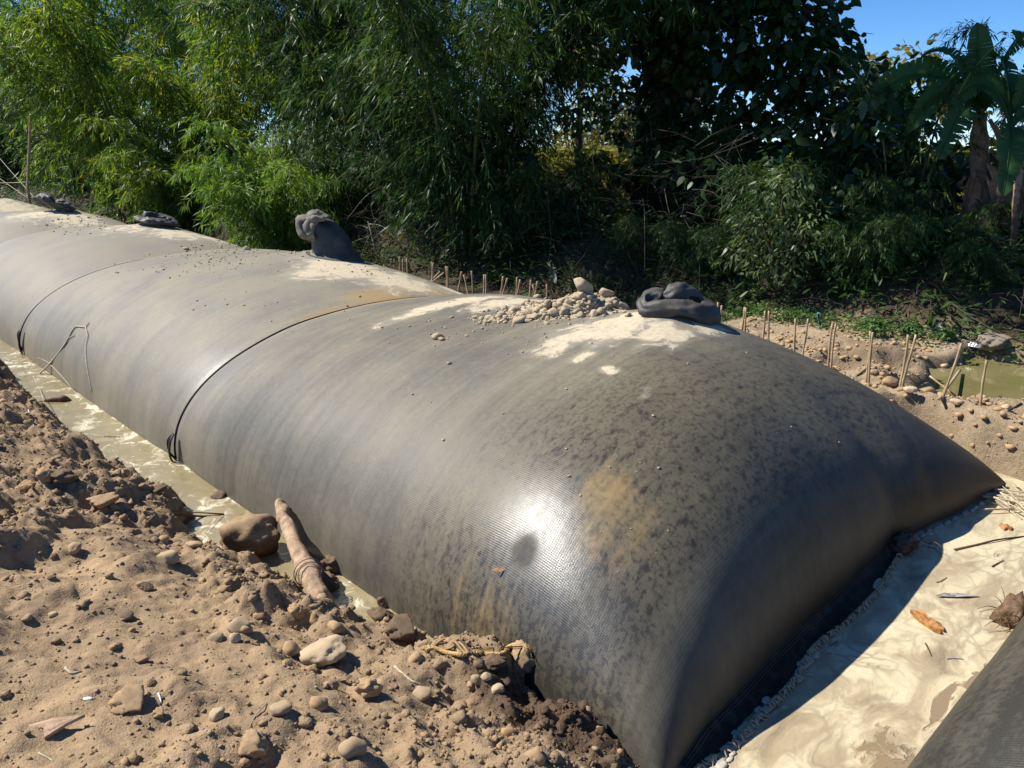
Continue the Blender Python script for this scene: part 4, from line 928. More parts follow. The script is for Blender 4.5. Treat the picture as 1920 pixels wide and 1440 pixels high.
# dark clump against the second tube
c = onZ(1897, 1170); rc = empty('root_clump', c, 'dark ragged root clump jammed against the second tube', 'roots')
v, f = lumpy((0, 0, .05), 1, (.08, .06, .08), 91, 3, .5, 4); obj('root_mass', mesh_np('root_mass', v, f), M_DKWOOD, rc)
v, f = tuft(np.array([0, 0, .05]), 26, .12, .003, 5, (-.8, .1, .2)); obj('rootlets', mesh_np('rootlets', v, f), M_DKWOOD, rc)
# lumps of dirty foam at the seam
fo = []
for k_ in range(170):
    x = RNG.uniform(1.98, 3.0) if k_ < 115 else RNG.uniform(4.4, 5.5)
    y = float(y_end(x)) - (.10 + .012*RNG.normal() if x < 4 else .015 + .015*RNG.random()); r = RNG.uniform(.005, .016)
    fo.append(lumpy((x, y, .004), r, (2.2, 1.0, .45), 500+k_, 2, .3, 4))
V, F = join(fo); tag(obj('foam_scum', mesh_np('foam_scum', V, F), mat_plain('foam_scum', (.42, .38, .31), .8, 60, .3, .4)), 'dirty foam scum clinging along the end seam', 'foam', kind='stuff')

# ------------------------------------------------------------------ stakes behind the tube
ORD = ['first', 'second', 'third', 'fourth', 'fifth', 'sixth', 'seventh', 'eighth', 'ninth', 'tenth', 'eleventh', 'twelfth', 'thirteenth', 'fourteenth', 'fifteenth', 'sixteenth', 'seventeenth', 'eighteenth', 'nineteenth', 'twentieth', 'twenty-first', 'twenty-second', 'twenty-third', 'twenty-fourth', 'twenty-fifth']
SX_ = 6.12
def stake(xt, yt, xb, yb, label, rpx=3.0, X=SX_, nm='stake'):
    A, B = onX(xt, yt, X), onX(xb, yb, X); d = (B-A)/np.linalg.norm(B-A); g = float(ground_z(np.array([B[0]]), np.array([B[1]]))[0])
    t = (g - .10 - A[2])/d[2]; E_ = A + d*max(t, .1); n = 14
    p = A + (E_-A)*np.linspace(0, 1, n)[:, None] + .004*np.sin(np.linspace(0, 5, n) + xt)[:, None]*RV
    r = rpx*mpp(A)*(.8 + .15*np.cos(np.linspace(0, 1, n)*18)); v, f = sweep(p, np.maximum(r, .006), 7)
    o = obj(nm, mesh_np(nm, v - E_, f), M_STAKE); o.location = tuple(E_); return tag(o, label, 'stake', 'bamboo stakes behind the tube')
rt = [(1346, 567, 1345, 585), (1353, 573, 1351, 597), (1396, 576, 1392, 612), (1400, 577, 1397, 613), (1434, 583, 1432, 628), (1443, 583, 1441, 632), (1491, 598, 1490, 648), (1515, 598, 1507, 655), (1561, 607, 1554, 673), (1568, 607, 1559, 675), (1633, 621, 1625, 705), (1637, 623, 1629, 705), (1703, 628, 1687, 735), (1717, 628, 1690, 733), (1803, 645, 1767, 748), (1850, 676, 1837, 763)]
for i, q in enumerate(rt[::-1]): stake(*q, f'{ORD[i]} bamboo stake from the right in the row beyond the tube', 2.9 if i < 6 else 2.4)
lf = [(749, 482, 749, 495), (755, 486, 755, 497), (763, 485, 764, 500), (810, 491, 810, 515), (812, 493, 811, 515), (824, 510, 817, 517), (832, 512, 823, 519), (836, 499, 837, 523), (840, 500, 840, 523), (866, 510, 862, 530), (870, 515, 874, 532), (885, 508, 886, 536), (908, 515, 908, 540), (911, 515, 911, 541), (943, 519, 939, 547), (951, 522, 944, 548), (969, 520, 968, 554), (975, 525, 969, 554), (995, 525, 993, 557), (999, 533, 1003, 552), (1007, 528, 1003, 557), (1025, 533, 1025, 555)]
for i, q in enumerate(lf[::-1]): stake(*q, f'{ORD[i]} bamboo stake leftward from the stone heap, beyond the tube', 2.2)
def lying(a, b, lab, X=7.0, r=.012):
    A, B = onZ(*a, .24), onZ(*b, .36); return thing_mesh('fallen_stake', [sweep(spl([B, (A+B)/2, A], 8), r, 6)], M_STAKE, lab, 'stake')
lying((1800, 694), (1760, 748), 'fallen bamboo stake leaning across the edge of the green pool'); lying((1795, 745), (1743, 705), 'thin fallen stick crossing another at the pool edge', r=.008)
# tall pole with guy ropes at the far left
A = onX(57, 215, 6.0); B = onX(58, 392, 6.0); g = float(ground_z(np.array([B[0]]), np.array([B[1]]))[0]); pole = empty('pole', (B[0], B[1], g), 'tall thin pole with guy ropes beyond the tube at far left', 'pole')
v, f = sweep(np.array([[0, 0, -.3], [.01, 0, 1.0], [A[0]-B[0], A[1]-B[1], A[2]-g]]), [.045, .04, .03], 8); obj('post', mesh_np('post', v, f), M_STAKE, pole)
for (a, b) in (((57, 375), (-60, 288)), ((57, 341), (-60, 339)), ((90, 398), (-40, 250))):
    p0 = onX(*a, 6.0) - [B[0], B[1], g]; p1 = onX(*b, 6.6 if b[0] > -50 else 6.3) - [B[0], B[1], g]
    L = p1-p0; p1 = p0 + L*min(1, 9/np.linalg.norm(L)); obj('guy_rope', mesh_np('guy_rope', *sweep(spl([p0, (p0+p1)/2 - ZV*.05, p1], 10), .008, 4)), M_TWIG, pole)
stake(72, 366, 73, 395, 'short stake just right of the tall pole at far left', 2.2, 6.0)

def gz0(x, y): return float(ground_z(np.array([x]), np.array([y]))[0])
# ------------------------------------------------------------------ stones round the pool and on the berm
pool = [('stone', 1, 1708, 741, 24, 14, 'smooth white-grey stone on the berm below the leaning stakes'), ('stone', 2, 1797, 756, 26, 13, 'flat pale stone at the near edge of the green pool'),
        ('stone', 3, 1889, 766, 18, 13, 'rounded pale stone on the berm at the right picture edge'), ('angular', 2, 1672, 716, 38, 30, 'tan clod of earth left of the green pool'),
        ('stone', 5, 1770, 696, 14, 9, 'grey cobble on the far shore of the pool'), ('stone', 6, 1800, 690, 10, 7, 'small pale cobble on the far shore of the pool'), ('angular', 3, 1740, 725, 34, 24, 'dark clod at the pool\'s left shore')]
for kd, i, px, py, w_, h_, lab in pool: rock_at('stone', kd, i, M_PALE if kd == 'stone' else M_CLOD, px, py, w_, h_, lab, 'stone')
rock_at('concrete_chunk', 'big', 3, mat_plain('old_concrete', (.20, .165, .125), .9, 20, .3, .5), 1868, 660, 56, 34, 'grey chunk of concrete on the step beyond the pool', 'concrete')
r_ = np.random.default_rng(77); xs = r_.uniform(5.75, 7.0, 1900); ys = r_.uniform(-.8, 3.9, 1900); xs2 = r_.uniform(6.2, 8.1, 700); ys2 = r_.uniform(2.2, 4.2, 700)
xs, ys = np.concatenate([xs, xs2]), np.concatenate([ys, ys2]); zs = ground_z(xs, ys); k = (zs > .02) & ~((xs > 6.8) & (ys < 2.2) & (zs < .22)); rr = .006 + .026*r_.random(len(xs))**3.5
V, F = crumbs(np.stack([xs, ys, zs + .2*rr, rr], 1)[k], 9, 1)
for i in range(26):
    x, y = random.uniform(6.05, 6.6), random.uniform(.3, 3.6); r = random.uniform(.014, .034); z = gz0(x, y)
    if z < .15: continue
    tag(rock_obj('berm_stone', ('stone', 'angular')[i % 2], i % 8, M_STONE, (x, y, z + .05*r), (r*1.2, r, r*.75), None, .4), 'small pale stone on the berm beside the bamboo stakes', 'stone', 'small stones on the berm')
tag(obj('berm_rubble', mesh_np('berm_rubble', V, F), M_CLOD), 'loose stones and clods strewn over the berm by the pool', 'rubble', kind='stuff')

# ================================================================== VEGETATION
def leaf_mesh(name, P, D, L, W, tint, seed=0, droop=.12, six=False, roll=1.0):
    r_ = np.random.default_rng(seed); n = len(P); D = D/(np.linalg.norm(D, axis=1)[:, None]+1e-9)
    up = np.tile(ZV, (n, 1)) + roll*r_.normal(size=(n, 3))*.6; s = np.cross(D, up); s /= np.linalg.norm(s, axis=1)[:, None]+1e-9; nn = np.cross(s, D)
    L = np.broadcast_to(L, (n,))[:, None]; W = np.broadcast_to(W, (n,))[:, None]; dz = -ZV*droop*L
    if six:
        V = np.stack([P, P + D*L*.22 + s*W*.46 - nn*W*.08, P + D*L*.6 + s*W*.4 + dz*.4 - nn*W*.05, P + D*L + dz, P + D*L*.6 - s*W*.4 + dz*.4 - nn*W*.05, P + D*L*.22 - s*W*.46 - nn*W*.08], 1)
        b = (np.arange(n)*6)[:, None]; F = np.concatenate([b + [0, 1, 2, 3], b + [0, 3, 4, 5]]); k = 6
    else:
        V = np.stack([P, P + D*L*.4 + s*W*.5 + dz*.3, P + D*L + dz, P + D*L*.4 - s*W*.5 + dz*.3], 1)
        F = (np.arange(n)*4)[:, None] + np.array([0, 1, 2, 3]); k = 4
    me = mesh_np(name, V.reshape(-1, 3), F, False); attr(me, 'tint', np.repeat(tint, k)); return me

def bamboo_proto(seed, H=8., spread=2.2, nculm=10, lean=(0, 0), nodes=34, leafL=.2, dens=1.0):
    """returns (list of culm curves, leaf arrays), base at the origin"""
    r_ = np.random.default_rng(seed); culms = []; P = []; D = []; Ls = []; tw = []
    for c in range(nculm):
        az = r_.uniform(0, 6.283); b = np.array([math.cos(az), math.sin(az), 0])*r_.uniform(.05, .45); out = np.array([math.cos(az), math.sin(az), 0])*spread*r_.uniform(.5, 1.2) + np.array([*lean, 0])
        h = H*r_.uniform(.6, 1.05); t = np.linspace(0, 1, nodes); dr = r_.uniform(.15, .45)
        path = b + out[None]*(t**1.9)[:, None] + ZV*(h*(t - dr*t**3.2))[:, None] + .05*np.sin(t*7 + c)[:, None]*np.array([1, .5, 0])
        culms.append(path)
        for i in range(3, nodes):
            fr = i/nodes
            for k in range(int(r_.poisson((2.6 if fr > .25 else 1.7)*dens))):
                a = r_.uniform(0, 6.283); l = r_.uniform(.45, 1.15)*(1.15 - .5*fr)
                d = np.array([math.cos(a), math.sin(a), r_.uniform(-.1, .6)]); d /= np.linalg.norm(d); sag = r_.uniform(.35, .8)
                tt = np.array([.25, .45, .62, .78, .9, 1.0]); q = path[i] + d*l*tt[:, None] - ZV*(sag*l*tt**2)[:, None]
                tan = d - ZV*(2*sag*tt)[:, None]; tan /= np.linalg.norm(tan, axis=1)[:, None]
                tw.append((path[i], q[2], q[5]))
                for j in range(6):
                    m = r_.integers(3, 6); fan = tan[j] + r_.normal(size=(m, 3))*.55 - ZV*.25
                    P.append(np.repeat(q[j][None], m, 0) + r_.normal(size=(m, 3))*.02); D.append(fan); Ls.append(leafL*r_.uniform(.6, 1.25, m))
    P, D, Ls = np.concatenate(P), np.concatenate(D), np.concatenate(Ls)
    tint = np.clip(.45 + .22*r_.normal(size=len(P)) + .25*fbm(P[:, 0]*1.1, P[:, 1]*1.1, P[:, 2]*1.1, o=2, seed=seed), 0, 1)
    tint[r_.random(len(P)) < .02] = 1.
    return culms, leaf_mesh('foliage', P, D, Ls, Ls*.13, tint, seed), tw
def culm_mesh(path, r):
    v, f = sweep(path[::2], np.linspace(r, r*.25, len(path[::2])), 6); return mesh_np('culm', v, f)
def twig_mesh(tw, keep, seed):
    r_ = np.random.default_rng(seed); idx = r_.choice(len(tw), min(keep, len(tw)), replace=False); V = []; F = []; k = 0
    for i in idx:
        a, b, c = tw[i]; s = np.array([.006, 0, 0]); s2 = np.array([0, .006, 0])
        V += [a+s, a-s, b+s2, b-s2, c, c+.002*ZV]; F += [(k, k+1, k+3, k+2), (k+2, k+3, k+4, k+5)]; k += 6
    return mesh_np('twigs', np.array(V), np.array(F))
PROTO = {}
def proto(kind, mat):
    key = (kind, mat.name)
    if kind not in PROTO:
        kw = {'tall': dict(seed=1, H=9, spread=2.6, nculm=11), 'arch': dict(seed=2, H=7.5, spread=3.2, nculm=10, lean=(-1.2, -.6)), 'bush': dict(seed=3, H=4.2, spread=1.7, nculm=10, nodes=22, leafL=.2, dens=1.5), 'low': dict(seed=6, H=2.2, spread=1.25, nculm=11, nodes=18, leafL=.15, dens=2.1), 'wisp': dict(seed=4, H=7, spread=2.0, nculm=4, dens=.55),
              'hang': dict(seed=5, H=6.5, spread=2.4, nculm=11, lean=(-.5, -.8), dens=1.6)}[kind]
        cu, fo, tw = bamboo_proto(**kw); PROTO[kind] = ([culm_mesh(c, .035) for c in cu], fo, twig_mesh(tw, 900, 1), {})
    cu, fo, tw, d = PROTO[kind]
    return cu, fo, tw
def gz(x, y): return float(ground_z(np.array([x]), np.array([y]))[0])
def bamboo(kind, mat, px, X, label, sc=1., rot=0., py=450, squash=1.):
    P = onX(px, py, X); z = gz(P[0], P[1]) - .05; cu, fo, tw = proto(kind, mat)
    e = empty('bamboo_clump', (P[0], P[1], z), label, 'bamboo', 'bamboo along the bank'); e.rotation_euler.z = rot; e.scale = (sc, sc, sc*squash)
    for c in cu: obj('culm', c, M_CULM, e)
    o = obj('foliage', fo, mat, e); o.material_slots[0].link = 'OBJECT'; o.material_slots[0].material = mat
    obj('twigs', tw, M_DEADB, e); return e
# left: yellow-green, lit; the middle: bright spray, dark, cool
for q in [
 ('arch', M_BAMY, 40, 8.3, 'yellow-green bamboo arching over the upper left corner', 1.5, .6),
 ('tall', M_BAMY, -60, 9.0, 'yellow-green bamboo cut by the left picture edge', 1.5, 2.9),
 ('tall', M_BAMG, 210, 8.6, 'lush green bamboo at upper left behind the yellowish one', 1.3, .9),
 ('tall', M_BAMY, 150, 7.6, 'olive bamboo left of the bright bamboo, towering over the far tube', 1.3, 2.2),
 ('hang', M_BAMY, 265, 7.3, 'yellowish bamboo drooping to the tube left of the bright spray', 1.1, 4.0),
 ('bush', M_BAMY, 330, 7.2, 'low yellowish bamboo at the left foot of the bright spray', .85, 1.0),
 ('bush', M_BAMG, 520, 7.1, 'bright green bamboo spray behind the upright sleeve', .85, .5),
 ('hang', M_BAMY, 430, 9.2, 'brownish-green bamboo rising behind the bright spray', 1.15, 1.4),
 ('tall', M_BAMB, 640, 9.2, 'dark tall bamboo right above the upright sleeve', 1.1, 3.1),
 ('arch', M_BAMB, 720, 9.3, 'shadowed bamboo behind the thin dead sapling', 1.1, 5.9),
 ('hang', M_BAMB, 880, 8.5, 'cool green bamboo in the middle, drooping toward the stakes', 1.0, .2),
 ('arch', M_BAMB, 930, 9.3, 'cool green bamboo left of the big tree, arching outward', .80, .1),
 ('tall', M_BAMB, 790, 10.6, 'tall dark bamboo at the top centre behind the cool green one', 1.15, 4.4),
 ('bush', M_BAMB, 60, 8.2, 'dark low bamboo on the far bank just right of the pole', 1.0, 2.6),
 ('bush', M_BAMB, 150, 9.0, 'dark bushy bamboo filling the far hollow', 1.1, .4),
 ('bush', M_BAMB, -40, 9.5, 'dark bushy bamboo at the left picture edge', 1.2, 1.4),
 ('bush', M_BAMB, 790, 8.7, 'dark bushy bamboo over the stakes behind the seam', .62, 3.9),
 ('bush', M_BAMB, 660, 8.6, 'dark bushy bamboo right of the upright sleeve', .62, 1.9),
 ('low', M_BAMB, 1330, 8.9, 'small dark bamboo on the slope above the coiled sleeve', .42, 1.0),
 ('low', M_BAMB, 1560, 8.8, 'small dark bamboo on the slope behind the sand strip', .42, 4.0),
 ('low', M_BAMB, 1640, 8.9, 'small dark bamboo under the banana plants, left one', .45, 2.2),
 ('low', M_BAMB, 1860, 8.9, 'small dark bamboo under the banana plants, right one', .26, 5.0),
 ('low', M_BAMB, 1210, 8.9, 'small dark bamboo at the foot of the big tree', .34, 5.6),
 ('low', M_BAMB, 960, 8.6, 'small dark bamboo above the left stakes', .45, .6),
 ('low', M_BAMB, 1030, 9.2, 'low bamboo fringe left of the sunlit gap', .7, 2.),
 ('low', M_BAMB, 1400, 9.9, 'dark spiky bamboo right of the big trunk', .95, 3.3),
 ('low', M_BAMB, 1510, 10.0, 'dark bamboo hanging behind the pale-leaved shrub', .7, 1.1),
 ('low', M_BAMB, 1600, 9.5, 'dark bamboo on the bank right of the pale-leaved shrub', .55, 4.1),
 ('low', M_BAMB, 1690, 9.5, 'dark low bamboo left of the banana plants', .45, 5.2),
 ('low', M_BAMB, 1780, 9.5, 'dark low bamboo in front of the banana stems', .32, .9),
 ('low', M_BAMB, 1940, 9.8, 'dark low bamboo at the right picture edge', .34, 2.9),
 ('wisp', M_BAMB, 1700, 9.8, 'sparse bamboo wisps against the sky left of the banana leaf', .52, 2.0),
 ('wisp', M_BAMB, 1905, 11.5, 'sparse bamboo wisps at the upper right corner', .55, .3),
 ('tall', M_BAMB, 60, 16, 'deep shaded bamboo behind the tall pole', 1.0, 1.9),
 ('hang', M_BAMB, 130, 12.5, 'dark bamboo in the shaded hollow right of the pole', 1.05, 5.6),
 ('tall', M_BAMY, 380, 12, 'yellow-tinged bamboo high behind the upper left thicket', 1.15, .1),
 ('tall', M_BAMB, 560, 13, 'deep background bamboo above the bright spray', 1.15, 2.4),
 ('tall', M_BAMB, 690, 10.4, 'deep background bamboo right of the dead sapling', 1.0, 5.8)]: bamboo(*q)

# broadleaf trees -------------------------------------------------
def blob_leaves(cs, n, L, seed, flat=.75):
    r_ = np.random.default_rng(seed); P = []; D = []
    for (c, r) in cs:
        m = int(n*(r**2)); u = r_.normal(size=(m, 3)); u /= np.linalg.norm(u, axis=1)[:, None]; rad = r*(.45 + .6*r_.random(m)**.6)
        # break the shell into bunches
        k = fbm(u[:, 0]*2.6+c[0], u[:, 1]*2.6+c[1], u[:, 2]*2.6, o=3, seed=seed); rad = rad*(1 + .45*k); keep = k > -.22
        u, rad = u[keep], rad[keep]; p = np.asarray(c) + u*rad[:, None]*[1, 1, flat]; P.append(p); D.append(u*[1, 1, .4] + r_.normal(size=u.shape)*.5 - ZV*.45)
    P, D = np.concatenate(P), np.concatenate(D); Ls = L*r_.uniform(.6, 1.25, len(P))
    tint = np.clip(.45 + .25*r_.normal(size=len(P)), 0, 1); tint[r_.random(len(P)) < .012] = 1
    return P, D, Ls, tint
def broad_tree(name, base, limbs, blobs, n, L, mat, label, cat='tree', tr=.2, wr=.62, vine=0, seed=0, bark=M_BARK):
    base = np.asarray(base, float); e = empty(name, base, label, cat); parts = []
    for pts, r0, r1 in limbs: parts.append(sweep(spl([np.asarray(p)-base for p in pts], 22), np.linspace(r0, r1, 22), 10, wob=.05*min(1, r0*5), seed=seed))
    v, f = join(parts); obj('trunk', mesh_np('trunk', v, f), bark, e)
    P, D, Ls, t = blob_leaves([(np.asarray(c)-base, r) for c, r in blobs], n, L, seed)
    me = leaf_mesh('crown', P, D, Ls, Ls*wr, t, seed, .2, True); obj('crown', me, mat, e)
    if vine:
        r_ = np.random.default_rng(seed+1); path = spl([np.asarray(p)-base for p in limbs[0][0]], 60); i = r_.integers(0, 50, vine); a = r_.uniform(0, 6.28, vine)
        q = path[i] + np.stack([np.cos(a), np.sin(a), a*0], 1)*(limbs[0][1]*(1.0 + .5*r_.random(vine)))[:, None]
        dd = np.stack([np.cos(a), np.sin(a), -1.2 + a*0], 1) + r_.normal(size=(vine, 3))*.4; ll = L*r_.uniform(.6, 1.1, vine)
        obj('vine', leaf_mesh('vine', q, dd, ll, ll*wr, np.clip(r_.normal(.4, .2, vine), 0, 1), seed+2, .2, True), mat, e)
    return e
def O(px, py, X): return onX(px, py, X)
bx = 11.0; bt = O(1245, 425, bx); bt[2] = gz(bt[0], bt[1]) - .1
bl = [((px, py), X, r) for px, py, X, r in [(1330, 100, 10.4, .75), (1400, 60, 10.6, .8), (1480, 100, 10.7, .75), (1545, 150, 10.8, .62), (1440, 180, 10.7, .7), (1520, 215, 10.9, .5), (1360, 190, 10.9, .55), (1330, 20, 11, .9), (1440, -20, 11, .9), (1500, 40, 11, .6), (1545, 95, 11.2, .5),
      (1180, 30, 11.2, .9), (1110, 70, 11.6, .75), (1040, 40, 11.8, .7), (1170, 130, 11.2, .55), (1240, 40, 11, .8), (1100, -60, 11.5, 1.2), (1300, -120, 11, 1.5), (1450, -130, 11.2, 1.1), (1180, 230, 11.6, .55), (1200, 330, 11.3, .45), (1290, 280, 11.2, .5), (1320, 240, 11.2, .5), (1290, 360, 11, .45), (1380, 260, 11.3, .5), (1590, 190, 11.2, .35), (1230, 180, 11.2, .45), (1125, 165, 12.6, .5), (1085, 215, 12.6, .45), (1400, 320, 11.2, .5), (1450, 250, 11.3, .5), (1560, 260, 11.2, .5)]]
r_ = np.random.default_rng(99)
SHADE_BLOBS = [(np.array([r_.uniform(6.7, 12.), r_.uniform(3.2, 11), r_.uniform(6.6, 9.0)]), r_.uniform(1.1, 1.5)) for _ in range(27)]  # unseen crown blobs added above the view to shade the right bank
broad_tree('vine_covered_tree', bt, [([bt, O(1235, 300, bx), O(1255, 150, bx), O(1262, 0, bx), O(1270, -160, bx)], .30, .20), ([O(1250, 210, bx), O(1340, 130, bx), O(1450, 90, bx-.2)], .10, .03), ([O(1258, 120, bx), O(1160, 60, bx+.3), O(1060, 30, bx+.6)], .10, .03), ([O(1255, 230, bx), O(1285, 330, bx+.2), gz and np.array([*O(1300, 430, bx+.3)[:2], gz(*O(1300, 430, bx+.3)[:2]) - .1])], .10, .12), ([O(1260, 80, bx), O(1400, 20, bx), O(1530, 60, bx)], .09, .02)] + [([O(1265, -60, bx), (O(1265, -160, bx) + c_)/2 + ZV*.5, c_], .09, .03) for c_, _ in SHADE_BLOBS[::3]],
           [(O(*p, X), r) for p, X, r in bl] + SHADE_BLOBS, 850, .15, M_BROAD, 'big dark vine-covered tree with broad leaves right of the sunlit gap', vine=2600, wr=.8, seed=8)
sb = O(1470, 520, 8.58); sb[2] = gz(sb[0], sb[1]) - .05
broad_tree('shrub', sb, [([sb, O(1465, 440, 8.58), O(1470, 360, 8.58)], .05, .02), ([sb, O(1440, 450, 8.48), O(1420, 400, 8.48)], .03, .012), ([sb, O(1500, 460, 8.48), O(1510, 420, 8.38)], .03, .012)],
           [(O(1470, 355, 8.53), .36), (O(1500, 410, 8.48), .34), (O(1440, 430, 8.48), .38), (O(1505, 455, 8.38), .26), (O(1430, 480, 8.38), .32), (O(1480, 330, 8.68), .26), (O(1390, 470, 8.48), .28), (O(1500, 340, 8.53), .22), (O(1465, 500, 8.38), .3)], 2600, .085, M_SHRUB, 'pale-leaved shrub standing out on the dark bank', 'shrub', wr=.36, seed=12)
for i, (px, py, X, R, lab, mt) in enumerate([(1700, 210, 17, 1.0, 'sunlit yellowish tree far behind the banana plants', M_SUNNY), (95, 250, 22, 2.6, 'dark leafy tree in the far left hollow behind the pole', M_BROAD), (60, 60, 24, 4.0, 'tall dark tree filling the far upper left corner', M_BROAD), (330, 30, 22, 3.4, 'tall dark tree behind the lush green bamboo', M_BROAD), (1610, 290, 9.9, .8, 'dark broad-leaved tree at the right side of the big tree', M_BROAD), (1740, 340, 10.2, .5, 'dark leafy bush between the banana plants', M_BROAD), (1115, 235, 27, 2.4, 'sunlit tree across the field seen through the gap', M_SUNNY), (1230, 240, 28, 2.2, 'pale tree across the field behind the big trunk', M_SUNNY), (1345, 330, 10.2, .7, 'dark leafy bush right against the big trunk', M_BROAD), (1090, 120, 14, .8, 'backlit yellow-green tree between bamboo and the big tree', M_SUNNY), (250, 180, 20, 2.6, 'dark tree deep behind the left bamboo', M_BROAD), (760, 160, 17, 2.2, 'dark tree deep behind the middle bamboo', M_BROAD), (590, 140, 18, 2.2, 'dark tree filling the gap behind the sleeve', M_BROAD)]):
    c = O(px, py, X); b = np.array([c[0], c[1], gz(c[0], c[1]) - .1]); r_ = np.random.default_rng(60+i)
    bl = [(c + r_.normal(size=3)*[R*.6, R*.6, R*.55], R*r_.uniform(.35, .6)) for _ in range(12)]
    broad_tree('leafy_tree', b, [([b, (b+c)/2 + [.1, .1, 0], c], .14*R**.5, .05)] + [([c*.7+b*.3, c*.8 + p*.2, p], .05, .015) for p, _ in bl[:5]], bl, (480 if R < 3 else 300) if R > 2 else 620, .17 if R < 3 else .26, mt, lab, seed=70+i)

# dead sapling and poles in the shade
def sapling(name, pts, r, mat, label, X, twigs=0, seed=0):
    P = [O(x, y, X) for x, y in pts]; b = P[-1].copy(); b[2] = gz(b[0], b[1]) - .1; P.append(b); P = P[::-1]; e = empty(name, b, label, 'sapling')
    path = spl([p-b for p in P], 30); v, f = sweep(path, np.linspace(r, r*.4, 30), 7); obj('stem', mesh_np('stem', v, f), mat, e)
    r_ = np.random.default_rng(seed); parts = []
    for k in range(twigs):
        p0 = path[r_.integers(8, 29)]; d = r_.normal(size=3)*[1, 1, .5] + [0, 0, -.1]; d /= np.linalg.norm(d); l = r_.uniform(.3, 1.0)
        parts.append(sweep(spl([p0, p0 + d*l*.5, p0 + d*l - ZV*.25*l], 7), np.linspace(.007, .002, 7), 4))
    if parts: v, f = join(parts); obj('twigs', mesh_np('twigs', v, f), mat, e)
    return e
sapling('dead_sapling', [(705, 225), (722, 300), (728, 360), (735, 420), (745, 470)], .022, M_PALEB, 'thin pale dead sapling in the dark gap right of the sleeve', 8.4, 26, 3)
sapling('dead_sapling', [(690, 415), (697, 440), (706, 478)], .03, M_PALEB, 'short pale stub leaning in the dark behind the tube', 8.0, 6, 4)
sapling('dead_sapling', [(800, 350), (797, 400), (795, 470)], .03, M_BARK, 'straight bare pole in the shade left of the cool green bamboo', 8.6, 8, 5)
sapling('dead_sapling', [(1120, 330), (1116, 380), (1112, 430)], .04, M_BARK, 'dark slim trunk standing in front of the sunlit gap', 10.2, 4, 6)
sapling('dead_sapling', [(575, 440), (555, 465), (545, 480)], .03, M_PALEB, 'leaning bare branch just left behind the upright sleeve', 8.2, 3, 7)

# banana plants ------------------------------------------------------
def banana_leaf(base, tip, width, sag, seed, face, torn=.3, n=26):
    r_ = np.random.default_rng(seed); t = np.linspace(0, 1, n); base, tip = np.asarray(base, float), np.asarray(tip, float)
    mid = base + (tip-base)*t[:, None] + ZV*(sag*4*t*(1-t))[:, None]; T = np.gradient(mid, axis=0); T /= np.linalg.norm(T, axis=1)[:, None]
    side = np.cross(T, face); side /= np.linalg.norm(side, axis=1)[:, None]+1e-9; nn = np.cross(side, T)
    w_ = width/2*np.clip(np.sin(np.clip((t-.08)/.92, 0, 1)**.75*math.pi)**.42, .02, 1); w_[t < .1] = .02
    V = []; F = []
    for sgn in (-1, 1):
        for i in range(n-1):
            k = len(V); g = torn*r_.random()*.035 if r_.random() < torn else 0; fold = .28 + .1*r_.random()*torn
            for j, ii in ((0, i), (1, i+1)):
                e = side[ii]*sgn*w_[ii]*(1 - (.12*r_.random() if g else 0)) + nn[ii]*fold*w_[ii] - ZV*(.25*w_[ii]*torn*r_.random())
                V += [mid[ii], mid[ii] + e*.5 + nn[ii]*.05*w_[ii], mid[ii] + e + T[ii]*(g if j == 0 else -g)]
            F += [(k, k+3, k+4, k+1), (k+1, k+4, k+5, k+2)] if sgn > 0 else [(k, k+1, k+4, k+3), (k+1, k+2, k+5, k+4)]
    rib = sweep(mid, np.linspace(.022, .006, n), 6)
    v, f = join([(np.array(V), np.array(F)), rib]); return v, f
def banana(px, pyb, X, leaves, label, r=.14, hpx=200, seed=0, dead=5):
    b = O(px, pyb, X); b[2] = gz(b[0], b[1]) - .1; top = O(px + 6, hpx, X); e = empty('banana_plant', b, label, 'banana plant', 'banana plants on the right bank')
    v, f = sweep(spl([np.zeros(3), (top-b)*.5 + [.04, 0, 0], top-b], 20), np.linspace(r, r*.5, 20), 12, wob=.05, seed=seed); obj('stem', mesh_np('stem', v, f), M_BANST, e)
    for i, (tx, ty, dX, wd, sag, fc, torn) in enumerate(leaves):
        tip = O(tx, ty, X + dX); v, f = banana_leaf(top - b, tip - b, wd, sag, seed*10+i, np.array(fc, float), torn)
        me = mesh_np('leaf', v, f); attr(me, 'tint', np.full(len(v), .3 + .4*random.random())); obj('leaf', me, M_BANAN, e)
    r_ = np.random.default_rng(seed)
    for k in range(dead):
        h_ = r_.uniform(.45, .98); a = r_.uniform(0, 6.28); p0 = (top-b)*h_ + np.array([math.cos(a), math.sin(a), 0])*r*.8
        tip = p0 + np.array([math.cos(a)*.35, math.sin(a)*.35, -r_.uniform(.5, 1.0)]); v, f = banana_leaf(p0, tip, r_.uniform(.12, .3), .08, seed*20+k, np.array([math.cos(a+1), math.sin(a+1), .2]), .9, 14)
        obj('dead_leaf', mesh_np('dead_leaf', v, f), M_DEADL, e)
    return e
fc = -FV; fd = -FV*.75 + ZV*.55
banana(1832, 470, 10.0, [(1832, 42, 0, .34, 0, fc, .05), (1725, 110, -.2, .30, .3, (-.3, .2, 1), .5), (1610, 215, -.3, .40, .45, fd, .7), (1925, 60, .2, .30, .2, (.3, -.6, .8), .8), (1700, 250, -.5, .3, .35, fd, .45), (1960, 230, 0, .3, .3, fd, .45), (1760, 300, -.8, .35, .3, fd, .8)], 'banana plant with one tall upright leaf against the sky', .15, 215, 2, 7)
